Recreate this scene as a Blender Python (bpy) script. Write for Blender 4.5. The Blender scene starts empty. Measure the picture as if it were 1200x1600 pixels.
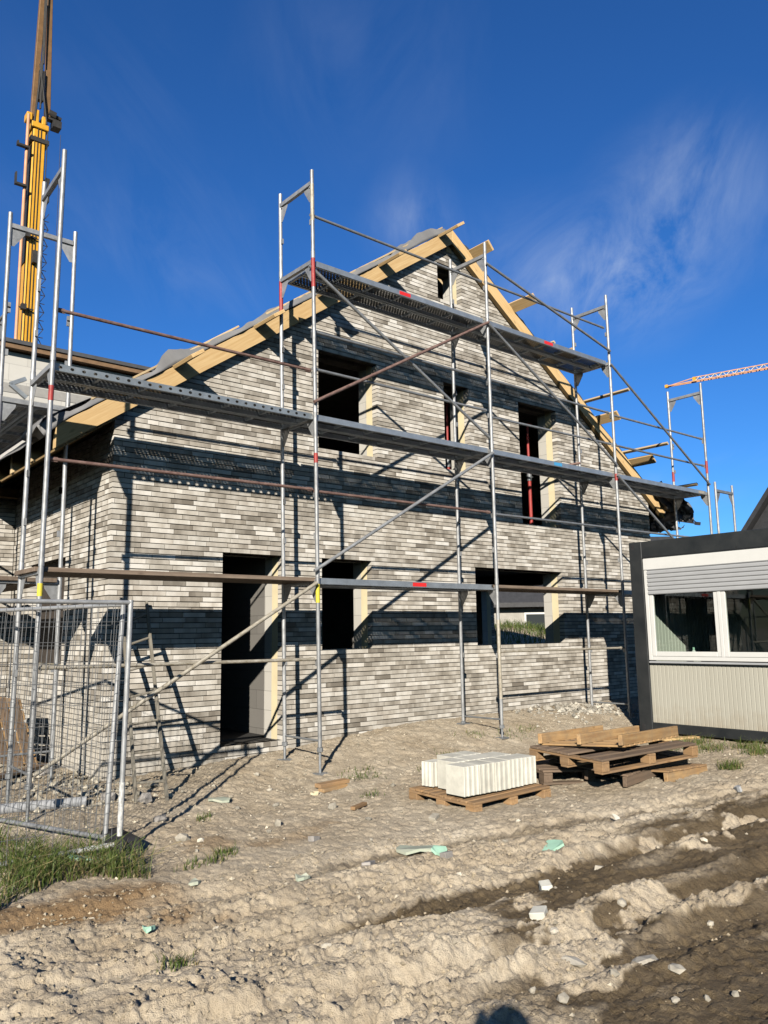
import bpy, math, random
import numpy as np
from mathutils import Vector, Matrix
random.seed(7)
scene = bpy.context.scene
col = scene.collection
R = math.radians

# ------------------------------------------------------------------ camera
CAM = Vector((-2.2665, -7.7399, 1.3252)); YAW, PITCH, ROLL, FOC = -0.69326, 0.152395, -0.01566, 1240.09
def cam_axes():
    cy, sy, cp, sp = math.cos(YAW), math.sin(YAW), math.cos(PITCH), math.sin(PITCH)
    f = Vector((-sy*cp, cy*cp, sp)); r = Vector((cy, sy, 0)); u = r.cross(f)
    c, s = math.cos(ROLL), math.sin(ROLL)
    return c*r + s*u, -s*r + c*u, f
CR, CU, CF = cam_axes()
cd = bpy.data.cameras.new('camera'); cam = bpy.data.objects.new('camera', cd); col.objects.link(cam)
cam.matrix_world = Matrix.Translation(CAM) @ Matrix((CR, CU, -CF)).transposed().to_4x4()
cd.sensor_fit = 'VERTICAL'; cd.sensor_height = 24; cd.lens = FOC/1600*24
cd.clip_start = .02; cd.clip_end = 2000
scene.camera = cam
def ray(u, v): return CR*((u-600)/FOC) + CU*((800-v)/FOC) + CF
def at(u, v, Y):
    d = ray(u, v); return CAM + d*((Y-CAM.y)/d.y)

# ------------------------------------------------------------------ mesh helpers
ORG = {}
class MB:
    def __init__(s): s.v = []; s.f = []; s.m = []; s.g = []; s.t = []
    def add(s, vs, fs, mi=0, g=None, tone=None):
        n = len(s.v); s.v += [tuple(v) for v in vs]; s.f += [tuple(i+n for i in f) for f in fs]; s.m += [mi]*len(fs)
        o = random.random()*50
        s.g += g if g else [(v[0]+o, v[1]+o, v[2]) for v in vs]
        t = random.random() if tone is None else tone
        s.t += [t]*len(vs)
    def hexa(s, P, mi=0, g=None, tone=None):   # P: 4 bottom ccw, 4 top ccw
        s.add(P, [(3,2,1,0),(4,5,6,7),(0,1,5,4),(1,2,6,5),(2,3,7,6),(3,0,4,7)], mi, g, tone)
    def obox(s, c, a, b, d, mi=0, tone=None, raw=False):  # centre, three half vectors
        c, a, b, d = Vector(c), Vector(a), Vector(b), Vector(d)
        sg = [(-1,-1,-1),(1,-1,-1),(1,1,-1),(-1,1,-1),(-1,-1,1),(1,-1,1),(1,1,1),(-1,1,1)]
        P = [c+a*i+b*j+d*k for i, j, k in sg]
        L = [a.length, b.length, d.length]
        o = 0 if raw else random.random()*50
        order = [0,1,2] if raw else sorted(range(3), key=lambda i: -L[i])
        g = []
        for q in sg:
            w = [(q[i]+1)*L[i] for i in range(3)]
            g.append((w[order[0]]+o, w[order[1]]+o*1.7, w[order[2]]))
        s.hexa(P, mi, g, tone)
    def box(s, x0, x1, y0, y1, z0, z1, mi=0, tone=None, raw=False):
        s.obox(((x0+x1)/2, (y0+y1)/2, (z0+z1)/2), ((x1-x0)/2,0,0), (0,(y1-y0)/2,0), (0,0,(z1-z0)/2), mi, tone, raw)
    def beam(s, p, q, w, h, up=(0,0,1), mi=0):
        p, q = Vector(p), Vector(q); d = q-p; a = d/2; side = d.cross(Vector(up)).normalized(); u = side.cross(d).normalized()
        s.obox((p+q)/2, a, side*(w/2), u*(h/2), mi)
    def tube(s, p, q, r, n=10, mi=0, r2=None):
        p, q = Vector(p), Vector(q); d = q-p; L = d.length; d = d.normalized()
        a = d.orthogonal().normalized(); b = d.cross(a); r2 = r if r2 is None else r2
        vs, g = [], []; o = random.random()*50
        for i in range(n):
            t = 2*math.pi*i/n; e = a*math.cos(t)+b*math.sin(t)
            vs += [p+e*r, q+e*r2]; g += [(o, t*r*2+o, 0), (L+o, t*r*2+o, 0)]
        fs = [(2*i, 2*((i+1)%n), 2*((i+1)%n)+1, 2*i+1) for i in range(n)]
        fs += [tuple(2*i for i in reversed(range(n))), tuple(2*i+1 for i in range(n))]
        s.add(vs, fs, mi, g)
    def path(s, pts, r, n=8, mi=0):
        for a, b in zip(pts, pts[1:]): s.tube(a, b, r, n, mi)
    def prism(s, poly, vec, mi=0):
        n = len(poly); poly = [Vector(p) for p in poly]; vec = Vector(vec)
        vs = poly + [p+vec for p in poly]
        fs = [tuple(reversed(range(n))), tuple(range(n, 2*n))] + [(i, (i+1)%n, (i+1)%n+n, i+n) for i in range(n)]
        s.add(vs, fs, mi)
    def build(s, name, mats, parent=None, smooth=False, bevel=0, loc=None):
        o = Vector(ORG.get(parent.name, (0,0,0))) if parent else Vector(loc or (0,0,0))
        me = bpy.data.meshes.new(name)
        me.from_pydata([(v[0]-o.x, v[1]-o.y, v[2]-o.z) for v in s.v], [], s.f)
        for m in (mats if isinstance(mats, (list, tuple)) else [mats]): me.materials.append(m)
        me.polygons.foreach_set('material_index', s.m)
        ga = me.attributes.new('gco', 'FLOAT_VECTOR', 'POINT'); ga.data.foreach_set('vector', [c for g in s.g for c in g])
        ta = me.attributes.new('tone', 'FLOAT', 'POINT'); ta.data.foreach_set('value', s.t)
        if smooth:
            me.polygons.foreach_set('use_smooth', [True]*len(me.polygons)); me.set_sharp_from_angle(angle=R(40))
        me.update()
        ob = bpy.data.objects.new(name, me); col.objects.link(ob)
        if parent: ob.parent = parent; ORG[ob.name] = tuple(o)
        else: ob.location = o; ORG[ob.name] = tuple(o)
        if bevel:
            b = ob.modifiers.new('bevel', 'BEVEL'); b.width = bevel; b.segments = 1; b.limit_method = 'ANGLE'
        return ob
def tag(o, label=None, cat=None, group=None, kind=None):
    for k, v in (('label', label), ('category', cat), ('group', group), ('kind', kind)):
        if v: o[k] = v
    return o
def thing(name, loc, label, cat, group=None):
    o = bpy.data.objects.new(name, None); col.objects.link(o); o.location = loc; o.empty_display_size = .2
    ORG[o.name] = tuple(loc); return tag(o, label, cat, group)
def kids(o): return [c for c in bpy.data.objects if c.parent == o]
def copy_tree(o, parent=None):
    c = o.copy(); col.objects.link(c); c.parent = parent
    for ch in kids(o): copy_tree(ch, c)
    return c

# ------------------------------------------------------------------ materials
def nodes(name):
    m = bpy.data.materials.new(name); m.use_nodes = True; t = m.node_tree
    return m, t, t.nodes, t.links, t.nodes['Principled BSDF']
def N(t, kind, **kw):
    n = t.nodes.new(kind)
    for k, v in kw.items():
        if k in n.inputs.keys() if hasattr(n.inputs, 'keys') else False: n.inputs[k].default_value = v
        else: setattr(n, k, v)
    return n
def ramp(t, stops):
    r = t.nodes.new('ShaderNodeValToRGB'); e = r.color_ramp.elements
    while len(e) < len(stops): e.new(.5)
    for el, (p, c) in zip(e, stops): el.position = p; el.color = (*c, 1) if len(c) == 3 else c
    return r
def mixc(t, f, a, b, mode='MIX'):
    n = t.nodes.new('ShaderNodeMix'); n.data_type = 'RGBA'; n.blend_type = mode; n.clamp_factor = True
    for s, x in ((n.inputs[0], f), (n.inputs[6], a), (n.inputs[7], b)):
        if isinstance(x, (int, float)): s.default_value = x
        elif isinstance(x, tuple): s.default_value = (*x, 1) if len(x) == 3 else x
        else: t.links.new(x, s)
    return n.outputs[2]
def math_(t, op, a, b=0, c=None):
    n = t.nodes.new('ShaderNodeMath'); n.operation = op
    for s, x in zip(n.inputs, (a, b, c)):
        if x is None: continue
        if isinstance(x, (int, float)): s.default_value = x
        else: t.links.new(x, s)
    return n.outputs[0]
def noise(t, vec, scale, detail=4, rough=.55, out='Fac'):
    n = t.nodes.new('ShaderNodeTexNoise'); n.inputs['Scale'].default_value = scale; n.inputs['Detail'].default_value = detail
    n.inputs['Roughness'].default_value = rough
    if vec is not None: t.links.new(vec, n.inputs['Vector'])
    return n.outputs[out]
def attr(t, name, out='Fac'):
    n = t.nodes.new('ShaderNodeAttribute'); n.attribute_name = name; return n.outputs[out]
def bump(t, h, strength=.4, dist=.01):
    b = t.nodes.new('ShaderNodeBump'); b.inputs['Strength'].default_value = strength; b.inputs['Distance'].default_value = dist
    t.links.new(h, b.inputs['Height']); return b.outputs[0]
def vscale(t, vec, s):
    n = t.nodes.new('ShaderNodeVectorMath'); n.operation = 'MULTIPLY'; t.links.new(vec, n.inputs[0]); n.inputs[1].default_value = s; return n.outputs[0]
def simple(name, c, rough=.6, metal=0, var=.25, scale=6, bmp=.15, bscale=60, tonevar=.0, c2=None, spec=.5):
    m, t, n, l, p = nodes(name)
    v = attr(t, 'gco', 'Vector')
    a = tuple(x*(1-var) for x in c); b = c2 or tuple(min(1, x*(1+var)) for x in c)
    f = noise(t, v, scale, 6, .65)
    r = ramp(t, [(.3, a), (.7, b)]); l.new(f, r.inputs[0]); out = r.outputs[0]
    if tonevar:
        k = math_(t, 'MULTIPLY_ADD', attr(t, 'tone'), 2*tonevar, 1-tonevar)
        cc = t.nodes.new('ShaderNodeCombineColor'); [l.new(k, cc.inputs[i]) for i in range(3)]
        out = mixc(t, 1., out, cc.outputs[0], 'MULTIPLY')
    l.new(out, p.inputs['Base Color']); p.inputs['Metallic'].default_value = metal
    l.new(math_(t, 'MULTIPLY_ADD', noise(t, v, scale*3, 3), .35, rough-.17), p.inputs['Roughness'])
    p.inputs['Specular IOR Level'].default_value = spec
    if bmp: l.new(bump(t, noise(t, v, bscale, 4), bmp, .004), p.inputs['Normal'])
    return m
def wood(name, c1, c2, dirt=None, rough=.75, dirtamt=.5):
    m, t, n, l, p = nodes(name)
    v = attr(t, 'gco', 'Vector'); gv = vscale(t, v, (1.2, 22, 22))
    f = noise(t, gv, 1.6, 6, .6)
    r = ramp(t, [(.3, c1), (.68, c2)]); l.new(f, r.inputs[0]); out = r.outputs[0]
    k = math_(t, 'MULTIPLY_ADD', attr(t, 'tone'), .36, .8)
    cc = t.nodes.new('ShaderNodeCombineColor'); [l.new(k, cc.inputs[i]) for i in range(3)]
    out = mixc(t, 1., out, cc.outputs[0], 'MULTIPLY')
    if dirt:
        d = ramp(t, [(.42, (0,0,0)), (.7, (1,1,1))]); l.new(noise(t, v, 3.3, 6, .7), d.inputs[0])
        out = mixc(t, math_(t, 'MULTIPLY', d.outputs[0], dirtamt), out, dirt)
    # knots
    vo = t.nodes.new('ShaderNodeTexVoronoi'); vo.inputs['Scale'].default_value = 1.0; l.new(vscale(t, v, (3.2, 9, 9)), vo.inputs['Vector'])
    kn = ramp(t, [(.05, (1,1,1)), (.16, (0,0,0))]); l.new(vo.outputs['Distance'], kn.inputs[0])
    out = mixc(t, math_(t, 'MULTIPLY', kn.outputs[0], .5), out, tuple(x*.45 for x in c1))
    l.new(out, p.inputs['Base Color']); p.inputs['Roughness'].default_value = rough; p.inputs['Specular IOR Level'].default_value = .25
    l.new(bump(t, f, .25, .003), p.inputs['Normal'])
    return m
def holes(m, du, dv, rad, offset=.5, vc=None, us=1.0):   # punch real see-through holes by gco (u along, v across)
    t = m.node_tree; l = t.links; p = t.nodes['Principled BSDF']; out = [x for x in t.nodes if x.type == 'OUTPUT_MATERIAL'][0]
    s = t.nodes.new('ShaderNodeSeparateXYZ'); l.new(attr(t, 'gco', 'Vector'), s.inputs[0])
    if vc is None:
        V = math_(t, 'DIVIDE', s.outputs[1], dv); row = math_(t, 'FLOOR', V)
        U = math_(t, 'ADD', math_(t, 'DIVIDE', s.outputs[0], du), math_(t, 'MULTIPLY', math_(t, 'MODULO', row, 2), offset))
        b = math_(t, 'MULTIPLY', math_(t, 'SUBTRACT', math_(t, 'FRACT', V), .5), dv)
    else:
        U = math_(t, 'DIVIDE', s.outputs[0], du); b = math_(t, 'SUBTRACT', s.outputs[2], vc)
    a = math_(t, 'MULTIPLY', math_(t, 'SUBTRACT', math_(t, 'FRACT', U), .5), du/us)
    d = math_(t, 'SQRT', math_(t, 'ADD', math_(t, 'MULTIPLY', a, a), math_(t, 'MULTIPLY', b, b)))
    k = math_(t, 'LESS_THAN', d, rad)
    tr = t.nodes.new('ShaderNodeBsdfTransparent'); mx = t.nodes.new('ShaderNodeMixShader')
    l.new(k, mx.inputs[0]); l.new(p.outputs[0], mx.inputs[1]); l.new(tr.outputs[0], mx.inputs[2]); l.new(mx.outputs[0], out.inputs[0])
    return m

GALV = simple('galvanised_steel', (.37,.38,.39), .5, .45, .3, 9, .1, 50, .12)
GALVD = simple('weathered_steel', (.27,.285,.30), .55, .5, .3, 8, .12, 50, .1)
ZINC = simple('zinc_channel', (.36,.40,.44), .45, .6, .18, 7, .06, 40, .06)
PANEL = holes(simple('perforated_steel', (.15,.16,.17), .6, .4, .25, 7, .0), .050, .036, .0078)
EDGE = holes(simple('punched_channel', (.34,.38,.41), .45, .6, .18, 7, .0), .115, .05, .0155, vc=.038, us=1.25)
RUSTY = simple('red_brown_tube', (.17,.085,.07), .65, .15, .4, 12, .2, 60, .05, c2=(.30,.20,.17))
YELT = simple('mortar_splashed_tube', (.42,.36,.25), .6, .3, .35, 14, .2, 60, .05, c2=(.62,.58,.50))
REDP = simple('red_paint', (.36,.045,.04), .5, 0, .25, 9, .1)
REDL = simple('red_sticker', (.75,.03,.03), .45, 0, .08, 9, 0)
BLUL = simple('blue_sticker', (.07,.33,.62), .45, 0, .08, 9, 0)
YELP = simple('yellow_paint', (.70,.58,.06), .5, 0, .2, 9, .1)
BLACK = simple('black_rubber', (.022,.022,.024), .7, 0, .4, 12, .2)
ANTH = simple('anthracite_paint', (.016,.021,.026), .45, 0, .3, 3, .08, 20, c2=(.032,.035,.037))
WHITE = simple('white_plastic', (.70,.70,.68), .4, 0, .05, 3, .02)
SHUT = simple('grey_shutter', (.40,.41,.425), .45, 0, .06, 3, .02)
CREAM = simple('cream_sheet_metal', (.44,.425,.36), .5, 0, .07, 2.5, .03)
def dirty_panel():
    m, t, n, l, p = nodes('cream_sheet_metal'); tc = t.nodes.new('ShaderNodeTexCoord'); v = tc.outputs['Object']; so = t.nodes.new('ShaderNodeSeparateXYZ'); l.new(v, so.inputs[0])
    st = ramp(t, [(.45, (0,0,0)), (.75, (1,1,1))]); l.new(noise(t, vscale(t, v, (9, 9, .5)), 1.5, 5, .6), st.inputs[0])
    c = mixc(t, math_(t, 'MULTIPLY', st.outputs[0], .30), (.455,.44,.375), (.36,.34,.28))
    sp = ramp(t, [(.0, (1,1,1)), (.42, (0,0,0))]); l.new(math_(t, 'ADD', math_(t, 'MULTIPLY', so.outputs[2], .9), math_(t, 'MULTIPLY', math_(t, 'SUBTRACT', noise(t, v, 7, 6, .7), .45), .8)), sp.inputs[0])
    c = mixc(t, math_(t, 'MULTIPLY', sp.outputs[0], .6), c, (.33,.27,.19)); l.new(c, p.inputs['Base Color']); p.inputs['Roughness'].default_value = .5
    l.new(bump(t, noise(t, v, 2.5, 2), .12, .01), p.inputs['Normal']); return m
CREAM = dirty_panel()
CREAMIN = simple('cream_inner_panel', (.56,.56,.50), .6, 0, .05, 2.5, .0)
SPRUCE = wood('fresh_spruce', (.56,.36,.16), (.72,.52,.27))
SPRUCEP = wood('pale_spruce', (.60,.44,.24), (.74,.58,.36), (.36,.28,.19), dirtamt=.4)
PLANKW = wood('weathered_plank', (.16,.115,.085), (.27,.21,.16), (.12,.10,.085))
PALW = wood('pallet_wood', (.30,.175,.085), (.47,.30,.155), (.20,.15,.11), dirtamt=.7)
PALO = wood('orange_pallet_wood', (.40,.225,.10), (.62,.41,.20), (.26,.20,.14), dirtamt=.7)
PALG = wood('grey_pallet_wood', (.17,.12,.085), (.28,.20,.14), (.14,.115,.09), dirtamt=.6)
LADW = wood('grey_ladder_wood', (.19,.175,.145), (.30,.28,.235), (.18,.15,.11))
MEMB = simple('grey_roof_membrane', (.21,.21,.215), .62, 0, .12, 3, .25, 14)
MEMD = simple('dark_roof_membrane', (.085,.088,.095), .6, 0, .2, 3, .25, 14)
INSUL = simple('pale_yellow_foam_board', (.74,.64,.42), .8, 0, .08, 3, .12, 90)
FOAM = simple('mint_foam', (.40,.66,.50), .75, 0, .12, 9, .3, 70)
FOAMG = simple('dusty_mint_foam', (.40,.48,.38), .8, 0, .15, 9, .3, 70, c2=(.50,.50,.40))
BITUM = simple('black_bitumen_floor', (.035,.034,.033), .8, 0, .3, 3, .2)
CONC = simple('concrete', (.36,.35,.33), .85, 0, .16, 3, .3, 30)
SHADEW = simple('shade_board', (.05,.04,.033), .8, 0, .3, 6, .2)  # near-black colour standing in for the shade inside window openings
YCR = simple('crane_yellow', (.78,.40,.035), .45, 0, .12, 2, .05)
PCR = simple('faded_orange_paint', (.70,.36,.20), .55, 0, .15, 2, .05)
BCR = simple('brown_steel', (.22,.125,.055), .55, .1, .2, 3, .08)
DCR = simple('dark_crane_steel', (.05,.048,.046), .6, .3, .3, 4, .1)
STONE = simple('pale_stone', (.46,.42,.345), .9, 0, .3, 14, .6, 50, .35)
STONEG = simple('grey_stone', (.30,.28,.26), .9, 0, .25, 14, .6, 50, .25)
LIMEB = simple('white_calcium_block', (.64,.62,.54), .88, 0, .2, 5, .5, 45, .12)
TILE = simple('dark_roof_tile', (.045,.046,.050), .6, 0, .25, 4, .2)
RENDER_ = simple('pale_render', (.66,.63,.57), .85, 0, .08, 2, .15)
GRAVELM = simple('mixed_gravel', (.42,.37,.285), .9, 0, .25, 9, .4, 60, .4)

def block_mat(name, c, bw, bh, axis='xz', joint=.8):
    m, t, n, l, p = nodes(name)
    tc = t.nodes.new('ShaderNodeTexCoord'); s = t.nodes.new('ShaderNodeSeparateXYZ'); l.new(tc.outputs['Object'], s.inputs[0])
    cx = t.nodes.new('ShaderNodeCombineXYZ'); l.new(math_(t, 'ADD', s.outputs[0], s.outputs[1]), cx.inputs[0]); l.new(s.outputs[2], cx.inputs[1])
    b = t.nodes.new('ShaderNodeTexBrick'); l.new(cx.outputs[0], b.inputs['Vector'])
    b.inputs['Scale'].default_value = 1; b.inputs['Brick Width'].default_value = bw; b.inputs['Row Height'].default_value = bh
    b.inputs['Mortar Size'].default_value = .004; b.inputs['Mortar Smooth'].default_value = .2; b.inputs['Bias'].default_value = 0
    b.inputs['Color1'].default_value = (*c, 1); b.inputs['Color2'].default_value = (*[x*.88 for x in c], 1)
    b.inputs['Mortar'].default_value = (*[x*.55 for x in c], 1)
    f = noise(t, tc.outputs['Object'], 4, 6, .65)
    out = mixc(t, math_(t, 'MULTIPLY', f, .35), b.outputs['Color'], tuple(x*.6 for x in c))
    l.new(out, p.inputs['Base Color']); p.inputs['Roughness'].default_value = .88
    l.new(bump(t, math_(t, 'SUBTRACT', math_(t, 'MULTIPLY', noise(t, tc.outputs['Object'], 50, 3), .2), b.outputs['Fac']), .5, .006), p.inputs['Normal'])
    return m
BLOCK = block_mat('aerated_block_wall', (.62,.60,.55), .5, .25)
SHADEB = block_mat('shaded_block_wall', (.20,.19,.175), .5, .25)  # block wall again, colour darkened to stand for interior shade
BLOCKF = block_mat('pale_block_wall', (.70,.68,.63), 1.0, .5)

def brick_mat():
    m, t, n, l, p = nodes('grey_beige_brick')
    tone = attr(t, 'tone'); g = attr(t, 'gco', 'Vector')
    r = ramp(t, [(0, (.21,.187,.157)), (.22, (.315,.287,.245)), (.5, (.47,.436,.382)), (.75, (.61,.578,.52)), (1, (.75,.722,.67))])
    s = t.nodes.new('ShaderNodeSeparateXYZ'); l.new(g, s.inputs[0])
    # firing gradient along each brick: one end paler
    k = math_(t, 'ADD', tone, math_(t, 'MULTIPLY', math_(t, 'SUBTRACT', noise(t, vscale(t, g, (1, .25, .25)), 5.0, 3, .5), .5), 1.45))
    k = math_(t, 'ADD', k, math_(t, 'MULTIPLY', math_(t, 'SUBTRACT', noise(t, g, 60, 4, .7), .5), .25))
    l.new(k, r.inputs[0])
    hue = mixc(t, noise(t, vscale(t, g, (.3,.3,.3)), 3, 2), (1.03,.985,.94), (.97,1.0,1.03))
    out = mixc(t, 1., r.outputs[0], hue, 'MULTIPLY')
    # mortar smears near the ground and scattered white bloom
    tc = t.nodes.new('ShaderNodeTexCoord')
    bl = ramp(t, [(.62, (0,0,0)), (.8, (1,1,1))]); l.new(noise(t, tc.outputs['Object'], 2.2, 7, .7), bl.inputs[0])
    out = mixc(t, math_(t, 'MULTIPLY', bl.outputs[0], .28), out, (.58,.55,.50))
    so = t.nodes.new('ShaderNodeSeparateXYZ'); l.new(tc.outputs['Object'], so.inputs[0])
    base = ramp(t, [(.0, (1,1,1)), (1., (0,0,0))]); l.new(math_(t, 'ADD', math_(t, 'MULTIPLY', so.outputs[2], 1.6), math_(t, 'MULTIPLY', noise(t, tc.outputs['Object'], 3, 5), .9)), base.inputs[0])
    out = mixc(t, math_(t, 'MULTIPLY', base.outputs[0], .65), out, (.43,.385,.31))
    sm = math_(t, 'SUBTRACT', 1.42, so.outputs[2])
    sm = math_(t, 'SUBTRACT', sm, math_(t, 'MULTIPLY', math_(t, 'ABSOLUTE', math_(t, 'SUBTRACT', so.outputs[1], .9)), .42))
    sm = math_(t, 'SUBTRACT', sm, math_(t, 'MULTIPLY', math_(t, 'MAXIMUM', so.outputs[0], 0), 3.2))
    sm = math_(t, 'ADD', sm, math_(t, 'MULTIPLY', math_(t, 'SUBTRACT', noise(t, tc.outputs['Object'], 2.6, 6, .65), .5), 1.5))
    sr = ramp(t, [(.0, (0,0,0)), (.45, (1,1,1))]); l.new(sm, sr.inputs[0])
    out = mixc(t, math_(t, 'MULTIPLY', sr.outputs[0], .9), out, mixc(t, noise(t, tc.outputs['Object'], 9, 6, .7), (.48,.43,.36), (.72,.68,.60)))
    l.new(out, p.inputs['Base Color']); p.inputs['Roughness'].default_value = .8; p.inputs['Specular IOR Level'].default_value = .3
    l.new(bump(t, noise(t, g, 55, 5, .7), .5, .004), p.inputs['Normal'])
    return m
BRICK = brick_mat()
MORTAR = simple('grey_mortar', (.075,.072,.067), .95, 0, .3, 12, .5, 60)
def glass_mat():
    m, t, n, l, p = nodes('window_glass'); out = [x for x in n if x.type == 'OUTPUT_MATERIAL'][0]
    lw = t.nodes.new('ShaderNodeLayerWeight'); fac = math_(t, 'MULTIPLY_ADD', math_(t, 'POWER', lw.outputs['Facing'], 5), .9, .045)
    gl = t.nodes.new('ShaderNodeBsdfGlossy'); gl.inputs['Roughness'].default_value = .015
    tr = t.nodes.new('ShaderNodeBsdfTransparent'); tr.inputs[0].default_value = (.86,.90,.88,1)
    mx = t.nodes.new('ShaderNodeMixShader'); l.new(fac, mx.inputs[0]); l.new(tr.outputs[0], mx.inputs[1]); l.new(gl.outputs[0], mx.inputs[2]); l.new(mx.outputs[0], out.inputs[0])
    return m
GLASS = glass_mat()
def dark_glass():
    m, t, n, l, p = nodes('dark_window_glass'); p.inputs['Base Color'].default_value = (.03,.036,.042,1); p.inputs['Roughness'].default_value = .08; return m
DGLASS = dark_glass()

# ------------------------------------------------------------------ sky and sun
SUN_EL, SUN_AZ = 23.7, 46.7     # light travels towards azimuth 46.7 deg east of +Y
w = bpy.data.worlds.new('World'); scene.world = w; w.use_nodes = True; t = w.node_tree; l = t.links
bg = t.nodes['Background']; sky = t.nodes.new('ShaderNodeTexSky'); sky.sky_type = 'NISHITA'; sky.sun_disc = False
sky.sun_elevation = R(SUN_EL); sky.sun_rotation = R(180+SUN_AZ); sky.ozone_density = 4.5; sky.air_density = 1.0; sky.dust_density = .0; sky.altitude = 50
hs = t.nodes.new('ShaderNodeHueSaturation'); hs.inputs['Saturation'].default_value = 1.08; hs.inputs['Value'].default_value = 1.0
l.new(sky.outputs[0], hs.inputs['Color'])
TINT = (.40, .78, 1.18)
tc = t.nodes.new('ShaderNodeTexCoord'); sx = t.nodes.new('ShaderNodeSeparateXYZ'); l.new(tc.outputs['Generated'], sx.inputs[0])
zz = math_(t, 'ADD', math_(t, 'MAXIMUM', sx.outputs[2], .02), .12)
cv = t.nodes.new('ShaderNodeCombineXYZ'); l.new(math_(t, 'DIVIDE', sx.outputs[0], zz), cv.inputs[0]); l.new(math_(t, 'DIVIDE', sx.outputs[1], zz), cv.inputs[1])
rot = t.nodes.new('ShaderNodeVectorRotate'); rot.inputs['Angle'].default_value = R(-48); rot.rotation_type = 'Z_AXIS'; l.new(cv.outputs[0], rot.inputs['Vector'])
wv = vscale(t, rot.outputs[0], (.8, 2.6, 1))
big = ramp(t, [(.5, (0,0,0)), (.75, (1,1,1))]); l.new(noise(t, cv.outputs[0], .75, 3, .5), big.inputs[0])
nz = t.nodes.new('ShaderNodeTexNoise'); nz.inputs['Scale'].default_value = 1.5; nz.inputs['Detail'].default_value = 10; nz.inputs['Roughness'].default_value = .62; nz.inputs['Distortion'].default_value = 1.1
l.new(wv, nz.inputs['Vector']); fine = ramp(t, [(.42, (0,0,0)), (.80, (1,1,1))]); l.new(nz.outputs['Fac'], fine.inputs[0])
def blob(u, v, rad, amp):
    d = t.nodes.new('ShaderNodeVectorMath'); d.operation = 'DISTANCE'; l.new(tc.outputs['Generated'], d.inputs[0]); d.inputs[1].default_value = ray(u, v).normalized()
    return math_(t, 'MULTIPLY', math_(t, 'POWER', math_(t, 'MAXIMUM', math_(t, 'SUBTRACT', 1, math_(t, 'DIVIDE', d.outputs['Value'], rad)), 0), 1.4), amp)
msk = math_(t, 'MULTIPLY', big.outputs[0], .35)
for bb in ((1045, 350, .13, .50), (1100, 270, .10, .35), (990, 430, .11, .55), (860, 430, .10, .4), (640, 340, .07, .28), (560, 80, .2, .12)): msk = math_(t, 'ADD', msk, blob(*bb))
cl = math_(t, 'MULTIPLY', msk, fine.outputs[0])
CLOUDCOL = (5.2, 6.0, 7.4)
# deep blue away from the sun, whiter and duller towards the sun's side of the sky
dt = t.nodes.new('ShaderNodeVectorMath'); dt.operation = 'DOT_PRODUCT'; l.new(tc.outputs['Generated'], dt.inputs[0]); dt.inputs[1].default_value = (-math.sin(R(SUN_AZ)), -math.cos(R(SUN_AZ)), 0)
side_ = ramp(t, [(.40, (0,0,0)), (.62, (1,1,1))]); l.new(math_(t, 'MULTIPLY_ADD', dt.outputs['Value'], .5, .5), side_.inputs[0])
tint = mixc(t, side_.outputs[0], TINT, (.50, .50, .47))
mix = mixc(t, cl, mixc(t, 1., hs.outputs[0], tint, 'MULTIPLY'), CLOUDCOL)
l.new(mix, bg.inputs['Color']); bg.inputs['Strength'].default_value = .086
sd = bpy.data.lights.new('sun', 'SUN'); sd.energy = 4.9; sd.angle = R(.53); sd.color = (1, .925, .81)
so = bpy.data.objects.new('sun', sd); col.objects.link(so)
az, el = R(SUN_AZ), R(SUN_EL)
so.rotation_euler = Vector((math.sin(az)*math.cos(el), math.cos(az)*math.cos(el), -math.sin(el))).to_track_quat('-Z', 'Y').to_euler()
so.location = (-20, -20, 20)
scene.view_settings.view_transform = 'Standard'; scene.view_settings.look = 'None'; scene.view_settings.exposure = .42; scene.view_settings.gamma = 1
scene.cycles.transparent_max_bounces = 24
scene.cycles.max_bounces = 8; scene.cycles.diffuse_bounces = 0
# ------------------------------------------------------------------ terrain height
def h2(ix, iy, s):
    n = (ix*374761393 + iy*668265263 + s*974634777) & 0xFFFFFFFF
    n = ((n ^ (n >> 13))*1274126177) & 0xFFFFFFFF
    return ((n ^ (n >> 16)) & 0xFFFF)/65535.0
def vnoise(x, y, s=0):
    xi, yi = np.floor(x).astype(np.int64), np.floor(y).astype(np.int64); fx, fy = x-xi, y-yi
    ux, uy = fx*fx*fx*(fx*(fx*6-15)+10), fy*fy*fy*(fy*(fy*6-15)+10)
    a, b, c, d = h2(xi, yi, s), h2(xi+1, yi, s), h2(xi, yi+1, s), h2(xi+1, yi+1, s)
    return (a*(1-ux)+b*ux)*(1-uy)+(c*(1-ux)+d*ux)*uy*1.0 - .5
def fbm(x, y, f, oct=4, s=0, gain=.5):
    r, a = 0, 1.
    for i in range(oct): r = r + a*vnoise(x*f+17.3*i, y*f-9.1*i, s+i); f *= 2.03; a *= gain
    return r
def worley(x, y, s=0):
    xi, yi = np.floor(x).astype(np.int64), np.floor(y).astype(np.int64); f1 = np.full(x.shape, 9.); f2 = np.full(x.shape, 9.)
    for i in (-1, 0, 1):
        for j in (-1, 0, 1):
            px = xi+i+h2(xi+i, yi+j, s); py = yi+j+h2(xi+i, yi+j, s+77)
            d = np.hypot(px-x, py-y); f2 = np.minimum(f2, np.maximum(f1, d)); f1 = np.minimum(f1, d)
    return f1, f2
def ss(a, b, x): t_ = np.clip((x-a)/(b-a), 0, 1); return t_*t_*(3-2*t_)
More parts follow.
